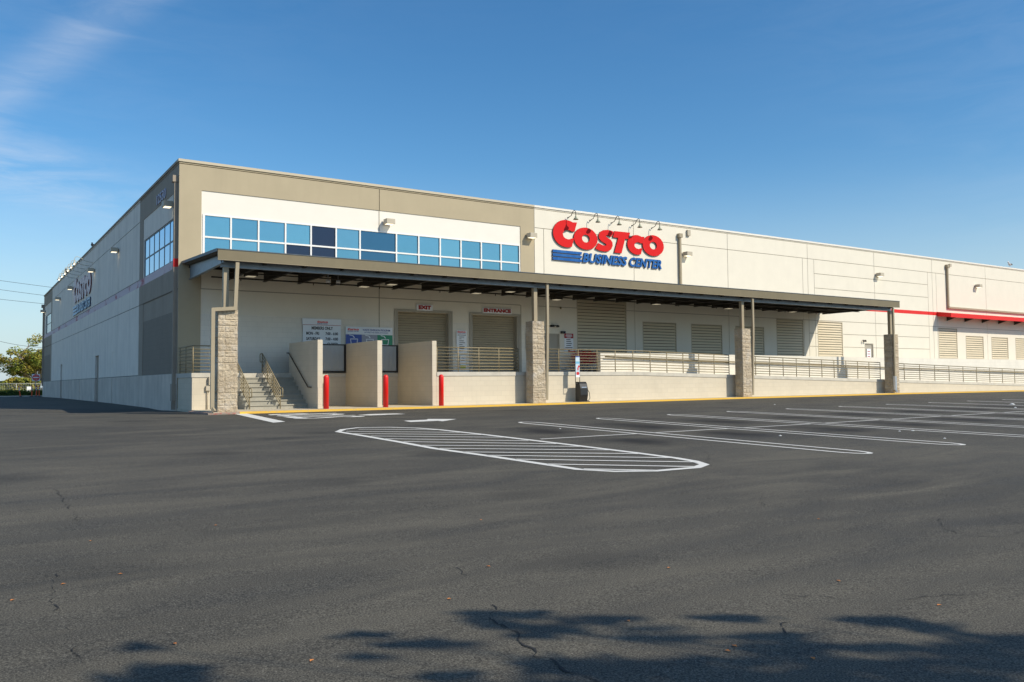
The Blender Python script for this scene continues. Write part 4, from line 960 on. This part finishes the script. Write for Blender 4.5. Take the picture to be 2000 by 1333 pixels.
# ------------------------------------------------------------------ shopping carts behind the railing
def cart():
    r = empty('shopping_cart', (0, 0, 0), 'x', 'cart', 'nested red shopping carts on the dock')
    b = MB(); T = [(-.24, -.42, .95), (.24, -.42, .95), (.27, .42, 1.02), (-.27, .42, 1.02)]; Bt = [(-.18, -.34, .52), (.18, -.34, .52), (.22, .38, .48), (-.22, .38, .48)]
    mr_ = m_cart
    for lv in range(6):
        q = [Vector(a).lerp(Vector(b_), lv/5) for a, b_ in zip(Bt, T)]
        for i in range(4): b.tube([q[i], q[(i+1) % 4]], .008 if 0 < lv < 5 else .014, 5)
    for i in range(4):
        for k in range(6): b.tube([Vector(Bt[i]).lerp(Vector(Bt[(i+1) % 4]), k/6), Vector(T[i]).lerp(Vector(T[(i+1) % 4]), k/6)], .007, 5)
    b.build('basket', mr_, r)
    f = MB(); 
    for s_ in (-1, 1): f.tube([(s_*.24, -.38, .10), (s_*.24, .40, .14), (s_*.23, .42, .5)], .016, 6); f.tube([(s_*.25, .44, 1.02), (s_*.25, .56, 1.05)], .014, 6)
    f.build('frame', m_steel, r); h_ = MB(); h_.tube([(-.26, .56, 1.05), (.26, .56, 1.05)], .022, 8); h_.build('handle', mr_, r)
    for sx2 in (-1, 1):
        for sy in (-.36, .38): w_ = MB(); w_.tube([(sx2*.24-.015, sy, .06), (sx2*.24+.015, sy, .06)], .06, 12); w_.build('wheel', m_black, r)
    return r
m_cart = plain('red_cart_plastic', (.55, .02, .02), .45)
c0 = cart()
for k, lb in enumerate(('red shopping cart furthest left in the row behind the dock railing', 'red shopping cart second from the left behind the dock railing', 'red shopping cart second from the right behind the dock railing', 'red shopping cart furthest right in the row, next to the low cream wall')):
    o = c0 if k == 0 else copy_tree(c0)
    o.location = (18.75+.34*k, -.75, DZ); o.rotation_euler = (0, 0, PI/2); o['label'] = lb

# ------------------------------------------------------------------ birds
def bird(loc, rz, mat1, mat2, lb, s=1.):
    r = empty('bird', loc, lb, 'bird', None, rz)
    b = MB(); b.tube([(-.20*s, 0, .17*s), (-.10*s, 0, .16*s), (0, 0, .17*s), (.09*s, 0, .21*s), (.14*s, 0, .27*s), (.17*s, 0, .30*s), (.22*s, 0, .30*s), (.26*s, 0, .29*s)], [.012*s, .04*s, .07*s, .06*s, .035*s, .038*s, .018*s, .004*s], 10)
    b.tube([(.0, .03*s, .12*s), (.0, .03*s, 0)], .008*s, 5); b.tube([(.0, -.03*s, .12*s), (.0, -.03*s, 0)], .008*s, 5); b.build('body', mat1, r, True)
    w_ = MB()
    for sy in (-1, 1): w_.tube([(.06*s, sy*.055*s, .20*s), (-.08*s, sy*.05*s, .19*s), (-.25*s, sy*.02*s, .16*s)], [.02*s, .035*s, .006*s], 6)
    w_.build('wing', mat2, r, True)
bird((62.4, .05, 9.62), PI, plain('gull_white', (.7, .7, .7), .7), plain('gull_grey', (.12, .12, .13), .7), 'white and grey gull standing on the front roof edge', 1.5)
mbk = plain('crow_black', (.02, .02, .022), .6)
def roofy(px):   # point on the side roof edge for a given picture column
    d = RX*(px-1000)+RD*(-170)+RF*1651; return CAMP.y+d.y*(-CAMP.x/d.x)
bird((.1, roofy(177), 9.62), PI/2, mbk, mbk, 'dark bird on the side roof edge nearer the corner', 1.3)
bird((.1, roofy(126), 9.62), -PI/2, mbk, mbk, 'dark bird on the side roof edge at the far lamps', 1.6)

# ------------------------------------------------------------------ far background left
m_hedge = None
def leafmat(name, c1, c2, c3):
    t = NT(name); g_ = t.n.new('ShaderNodeNewGeometry'); rnd = g_.outputs['Random Per Island']
    n = t.noise(.8, 3); c = t.mix(rnd, c1, c2); c = t.mix(t.ramp(n, .45, .65), c, c3); t.set('Base Color', c); t.set('Roughness', .7); t.set('Specular IOR Level', .2)
    return t.m
m_leaf = leafmat('tree_leaves', (.14, .19, .035), (.28, .30, .05), (.32, .24, .04))
m_leaf2 = leafmat('hedge_leaves', (.05, .10, .02), (.10, .15, .03), (.13, .14, .03))
m_leaf3 = leafmat('dark_leaves', (.04, .07, .02), (.07, .10, .03), (.05, .09, .02))
m_bark = paint('grey_brown_bark', (.38, .30, .22), .9, .2, .3, 6)
m_grass = paint('dry_grass', (.36, .34, .12), .95, .25, 0, 3)
def leaves(mb, c, r, n, s, rng, flat=.7):
    c = Vector(c)
    for _ in range(n):
        while True:
            p = Vector((rng.uniform(-1, 1), rng.uniform(-1, 1), rng.uniform(-1, 1)))
            if p.length < 1: break
        p = c+Vector((p.x*r, p.y*r, p.z*r*flat))
        a = Vector((rng.uniform(-1, 1), rng.uniform(-1, 1), rng.uniform(-.6, .6))).normalized(); b = a.cross(Vector((rng.uniform(-1, 1), rng.uniform(-1, 1), rng.uniform(-1, 1)))).normalized()
        l = s*rng.uniform(.6, 1.3); w_ = l*.45
        mb.face([p-a*l*.5, p+b*w_*.5, p+a*l*.5, p-b*w_*.5])
def tree(base, h, spread, lb, mat, n_limb=9, leaf=.22, nl=260, rad=(.7, 1.2), rng=None, name='tree', trunk_h=.22, tr=.28, dens=1.):
    rng = rng or random.Random(3); r = empty(name, base, lb, 'tree'); tk = MB(); cr_ = MB(); ends = []
    top = Vector((0, 0, h*trunk_h)); tk.tube([(0, 0, -.3), top*.5, top], [tr*1.3, tr, tr*.9], 10)
    for k in range(n_limb):
        a = 2*PI*k/n_limb+rng.uniform(-.3, .3); rr = spread*rng.uniform(.35, .95); zz = h*rng.uniform(.55, .93)-(rr/spread)*h*.14
        e = Vector((math.cos(a)*rr, math.sin(a)*rr, zz)); m = top.lerp(e, .45)+Vector((0, 0, h*.04)); 
        tk.tube([top*.8, m, e], [tr*.55, tr*.3, tr*.1], 7); ends.append(e)
        for q in range(6):
            st_ = top.lerp(e, rng.uniform(.3, .9)); e2 = st_+Vector((rng.uniform(-1, 1), rng.uniform(-1, 1), rng.uniform(.1, 1.1)))*spread*.36
            tk.tube([st_, (st_+e2)/2+Vector((0, 0, .1)), e2], [tr*.2, tr*.12, tr*.04], 5); ends.append(e2)
            for q2 in range(3):
                e3 = e2+Vector((rng.uniform(-1, 1), rng.uniform(-1, 1), rng.uniform(-.1, .8)))*spread*.16; tk.tube([st_.lerp(e2, .6), e3], [tr*.08, tr*.03], 4)
    for e in ends: leaves(cr_, e, rng.uniform(*rad), int(nl*dens*rng.uniform(.5, 1.2)), leaf, rng)
    tk.build('trunk', m_bark, r, True); cr_.build('crown', mat, r)
    return r
tree((1.1, 80, -.2), 6.6, 4.3, 'broad yellow green tree with pale bare branches beyond the far end of the warehouse', m_leaf, 14, .34, 120, (.5, .9), random.Random(5), tr=.34)
def hedge(x0, x1, y0, y1, z0, z1, n, leaf, mat, lb, name='hedge', cat='hedge', rough=.3):
    rng = random.Random(int(x0*10+y0)); mb = MB()
    core = MB()
    for _ in range(n):
        x = rng.uniform(x0, x1); hh = z1-(z1-z0)*rough*(.5+.5*mnoise.noise(Vector((x*.9, y0, 1.3)))); f_ = rng.random()
        if f_ < .5: p = Vector((x, y0+rng.uniform(-.15, .3), rng.uniform(z0, hh)))
        else: p = Vector((x, rng.uniform(y0, y1), hh+rng.uniform(-.25, .05)))
        a = Vector((rng.uniform(-1, 1), rng.uniform(-1, 1), rng.uniform(-1, 1))).normalized(); b = a.cross(Vector((rng.uniform(-1, 1), rng.uniform(-1, 1), rng.uniform(-1, 1)))).normalized(); l = leaf*rng.uniform(.6, 1.3)
        mb.face([p-a*l*.5, p+b*l*.25, p+a*l*.5, p-b*l*.25], mat)
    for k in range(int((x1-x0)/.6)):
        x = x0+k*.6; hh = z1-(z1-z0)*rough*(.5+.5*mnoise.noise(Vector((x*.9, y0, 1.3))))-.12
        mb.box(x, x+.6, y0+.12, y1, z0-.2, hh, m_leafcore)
    o = mb.build(name); tag(o, lb, cat); return o
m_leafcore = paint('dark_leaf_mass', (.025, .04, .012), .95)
hedge(-9, 5, 66.5, 68, -.1, .72, 5200, .16, m_leaf2, 'low clipped green hedge in front of the far wire fence')
hedge(-11, 1.0, 74, 77, -.2, 2.25, 5200, .30, m_leaf, 'tall olive green bushes behind the far wire fence', 'bushes', 'bush', .45)
gp = MB(); gp.box(-200, 120, 64.2, 160, -.5, -.02); tag(gp.build('verge', m_grass), 'dry grassy verge beyond the drive', kind='structure')
kk = MB(); kk.box(-60, 30, 63.9, 64.15, -.4, .06); tag(kk.build('kerb', m_conc), 'pale concrete kerb at the far end of the drive', kind='structure')
fn = empty('wire_fence', (-9, 70.5, -.05), 'grey wire mesh fence on posts beyond the hedge', 'fence')
m_fence = paint('galvanised_fence', (.42, .43, .42), .5, .05, metal=.3)
x = 0
while x <= 15: p = MB(); p.tube([(x, 0, -.1), (x, 0, 1.36)], .035, 8); p.build('post', m_fence, fn, True); x += 2.5
p = MB(); p.tube([(0, 0, 1.34), (15, 0, 1.34)], .025, 6); p.tube([(0, 0, .1), (15, 0, .1)], .015, 6); p.build('top_rail', m_fence, fn, True)
p = MB(); x = 0
while x < 15: p.tube([(x, 0, .05), (x, 0, 1.34)], .010, 4, cap=False); x += .16
z = .2
while z < 1.34: p.tube([(0, 0, z), (15, 0, z)], .006, 4, cap=False); z += .2
p.build('mesh', m_fence, fn)
# small utility box
b = MB(); b.box(-.2, .2, -.15, .15, 0, .7); bb = b.build('utility_cabinet', m_white, None, bevel=.02, loc=(-.4, 69.6, .25)); tag(bb, 'small white cabinet behind the hedge near the sign post', 'cabinet')
# delineators
m_or = plain('orange_plastic', (.80, .10, .02), .5)
def delin():
    r = empty('traffic_delineator', (0, 0, 0), 'x', 'post', 'orange delineator posts at the far end of the drive')
    b = MB(); b.lathe([(.07, 0), (.055, .1), (.05, 1.0), (.06, 1.02), (.03, 1.08)], n=14); b.build('post', m_or, r, True)
    b = MB(); b.lathe([(.20, 0), (.19, .05), (.08, .07)], n=8); b.build('base', m_black, r)
    for z in (.62, .80): b = MB(); b.lathe([(.056, z), (.055, z+.1)], n=14); b.build('reflective_band', m_white, r, True)
    return r
d0 = delin()
dl = [(-1.62, 61.5, -.16, 'tilted orange delineator post holding the yellow tape', 0), (-.62, 62, 0, 'upright orange delineator left of the round red sign', 0), (-.18, 62.6, 0, 'orange delineator just left of the sign post', 0), (.02, 62.0, 0, 'orange delineator just right of the sign post', 0)]
for k, (x, y, tlt, lb, _) in enumerate(dl):
    o = d0 if k == 0 else copy_tree(d0)
    o.location = (x, y, G(x, y)); o.rotation_euler = (0, tlt, 0); o['label'] = lb
b = MB(); b.tube([(-1.80, 61.5, .85), (-2.6, 61.4, .66), (-3.6, 61.3, .58), (-5, 61.2, .66)], .03, 5); tag(b.build('caution_tape', plain('yellow_tape', (.75, .5, .04), .6)), 'sagging yellow tape tied to the tilted orange delineator', 'tape')
# do not enter sign
r = empty('road_sign', (-.22, 63.0, 0), 'white square sign with a red disc on a thin post by the far corner', 'sign')
b = MB(); b.tube([(0, 0, -.1), (0, 0, 2.2)], .03, 8); b.build('post', m_fence, r, True); b = MB(); b.box(-.36, .36, -.06, -.035, 1.50, 2.20); pn = b.build('panel', m_white, r)
shape('disc', [arc(0, 1.85, .32, .32, 0, 350, 28)], m_signred, pn, (0, -.062, 0), ZUP, 1, .004); b = MB(); b.box(-.24, .24, -.072, -.067, 1.80, 1.90); b.build('bar', m_white, pn)
text('lettering', 'DO NOT', m_white, pn, (-.15, -.067, 1.98), ZUP, w=.30, h=.08); text('lettering', 'ENTER', m_white, pn, (-.14, -.067, 1.64), ZUP, w=.28, h=.08)
# wires
for k, (za, xb, zb) in enumerate(((14.52, 3.51, 13.95), (13.36, 2.66, 12.84), (12.13, 2.33, 11.77), (6.79, -1.21, 6.49))):
    b = MB(); P = []
    for i in range(25): t_ = -4+8*i/24; x = -2.46+(xb+2.46)*t_; z = za+(zb-za)*t_; P.append((x, 92, z+.012*(t_-.5)**2*3))
    b.tube(P, .022, 5); tag(b.build('power_line', m_black), '%s power line from the top crossing the sky left of the warehouse' % ['first', 'second', 'third', 'fourth'][k], 'power line', 'power lines')

# ------------------------------------------------------------------ tree behind the camera that throws the foreground shade
rng = random.Random(11)
fs = [(1010, 1203, .22, 30), (940, 1200, .16, 16), (960, 1215, .14, 12), (1050, 1228, .14, 12), (1100, 1235, .12, 10), (1000, 1225, .13, 10), (1040, 1240, .18, 10), (1190, 1207, .14, 14), (1150, 1218, .13, 8), (1250, 1246, .16, 14), (1320, 1248, .14, 9), (1260, 1228, .12, 8), (1430, 1207, .18, 18),
      (715, 1240, .10, 10), (720, 1283, .09, 9), (830, 1258, .18, 20), (790, 1262, .12, 8), (1490, 1243, .16, 16), (1540, 1245, .13, 9), (1510, 1262, .18, 14), (1600, 1263, .14, 12), (1560, 1278, .16, 12), (1740, 1215, .20, 22), (1780, 1222, .18, 18), (1690, 1210, .14, 10), (1830, 1232, .12, 8), (1960, 1255, .24, 34), (2010, 1265, .26, 30), (1900, 1265, .18, 14), (1860, 1270, .18, 16), (1920, 1245, .14, 9),
      (1200, 1305, .34, 50), (1280, 1310, .32, 46), (1350, 1318, .3, 40), (1120, 1310, .24, 30), (1060, 1295, .15, 12), (1380, 1290, .16, 12), (1460, 1293, .13, 9), (1430, 1328, .22, 20), (1620, 1300, .26, 34), (1680, 1305, .26, 34), (1740, 1300, .18, 15), (1560, 1320, .22, 24), (1850, 1295, .2, 14), (1870, 1322, .2, 18), (1760, 1270, .13, 8), (1730, 1262, .12, 8),
      (1240, 1345, .4, 70), (1500, 1350, .36, 50), (1700, 1350, .4, 60), (1000, 1350, .3, 30), (1850, 1350, .4, 50), (310, 1325, .22, 40), (330, 1310, .18, 26), (300, 1345, .24, 40), (270, 1265, .12, 5), (870, 1320, .15, 7), (1980, 1300, .2, 14), (2060, 1290, .4, 60), (2080, 1250, .3, 30), (600, 1380, .4, 60), (900, 1390, .4, 70), (1300, 1400, .5, 90), (1700, 1400, .5, 90), (2100, 1380, .5, 80)]
for _ in range(70):
    fs.append((None, (rng.uniform(-7, 8), rng.uniform(-46, -33.6)), rng.uniform(.3, .6), rng.randint(40, 70)))  # extra crown clusters out of view, added to block sky light over the foreground
base = Vector((4.6, -43.2, G(4.6, -43.2))); shade = empty('tree', base, 'leafy tree standing beside the parking lot behind the viewer', 'tree')
tk = MB(); cr_ = MB(); fork = Vector((0, 0, 3.0)); tk.tube([(0, 0, -.3), (.05, .05, 1.5), fork], [.26, .2, .18], 12)
pts = []
for (px, py, rr, n) in fs:
    g_ = onG(px, py) if px is not None else Vector((py[0], py[1], G(*py)))
    hgt = rng.uniform(5.2, 7.6); p = g_+TOSUN*(hgt/TOSUN.z)-base; pts.append((p, rr, n))
limbs = [fork+Vector((math.cos(a)*1.2, math.sin(a)*1.2, 1.6)) for a in (0, 1.3, 2.6, 3.9, 5.2)]
for l in limbs: tk.tube([fork*.97, (fork+l)/2+Vector((0, 0, .1)), l], [.15, .11, .08], 8)
for p, rr, n in pts:
    l = min(limbs, key=lambda q: (q-p).length); m_ = l.lerp(p, .5)+Vector((rng.uniform(-.2, .2), rng.uniform(-.2, .2), .15)); tk.tube([l, m_, p], [.022, .013, .006], 5)
    for _ in range(int(n*2.6 if n < 28 else n*1.5)):
        d_ = (RX*rng.gauss(0, .62)+Vector((.55, .83, 0))*rng.gauss(0, .20)+Vector((0, 0, rng.gauss(0, .10))))*rr; q = p+d_*.88
        a = (RX+Vector((rng.uniform(-.5, .5), rng.uniform(-.5, .5), rng.uniform(-.3, .3)))).normalized(); b = a.cross(Vector((rng.uniform(-.5, .5), rng.uniform(-.5, .5), 1))).normalized(); ll = rng.uniform(.10, .19)
        cr_.face([q-a*ll*.5, q+b*ll*.26, q+a*ll*.5, q-b*ll*.26])
tk.build('trunk', m_bark, shade, True); cr_.build('crown', m_leaf3, shade)

# ------------------------------------------------------------------ litter and leaves
m_dry = plain('dry_orange_leaf', (.55, .20, .05), .8); m_wht = plain('white_litter', (.7, .7, .68), .8)
sp = [(118, 1143), (240, 1122), (425, 1027), (338, 1258), (940, 1017), (882, 1171), (958, 1108), (1595, 1015), (1642, 1137), (1830, 1184), (1440, 1265), (1592, 1290), (1225, 1213), (1310, 1110), (20, 1175), (180, 1057), (605, 1294), (1415, 1272)]
for k, (px, py) in enumerate(sp):
    p = onG(px, py); l = MB(); s_ = .022; a = random.uniform(0, 6.28); L = [(0, 0, .004), (.4, .32, .25), (1, 0, .1), (.4, -.32, .25)]
    l.face([((x*math.cos(a)-y*math.sin(a))*s_*1.6, (x*math.sin(a)+y*math.cos(a))*s_*1.6, z*s_+.004) for x, y, z in L]); o = l.build('fallen_leaf', m_dry, loc=p); tag(o, 'dry orange leaf lying on the open asphalt', 'leaf', 'fallen leaves on the asphalt')
for k, (px, py, s_) in enumerate(((1977, 791, .14), (1983, 797, .07), (1513, 790.8, .05), (1094, 838, .04), (1524, 852, .05), (1783, 842, .05), (1757, 843, .04), (1845, 857, .04))):
    p = onG(px, py); l = MB()
    s_ *= .75; l.lathe([(.9*s_, 0), (1.0*s_, .2*s_), (.5*s_, .45*s_), (.1*s_, .6*s_)], n=5); tag(l.build('litter', m_wht, loc=p), 'scrap of white litter lying among the stall lines', 'litter', 'white litter on the asphalt')
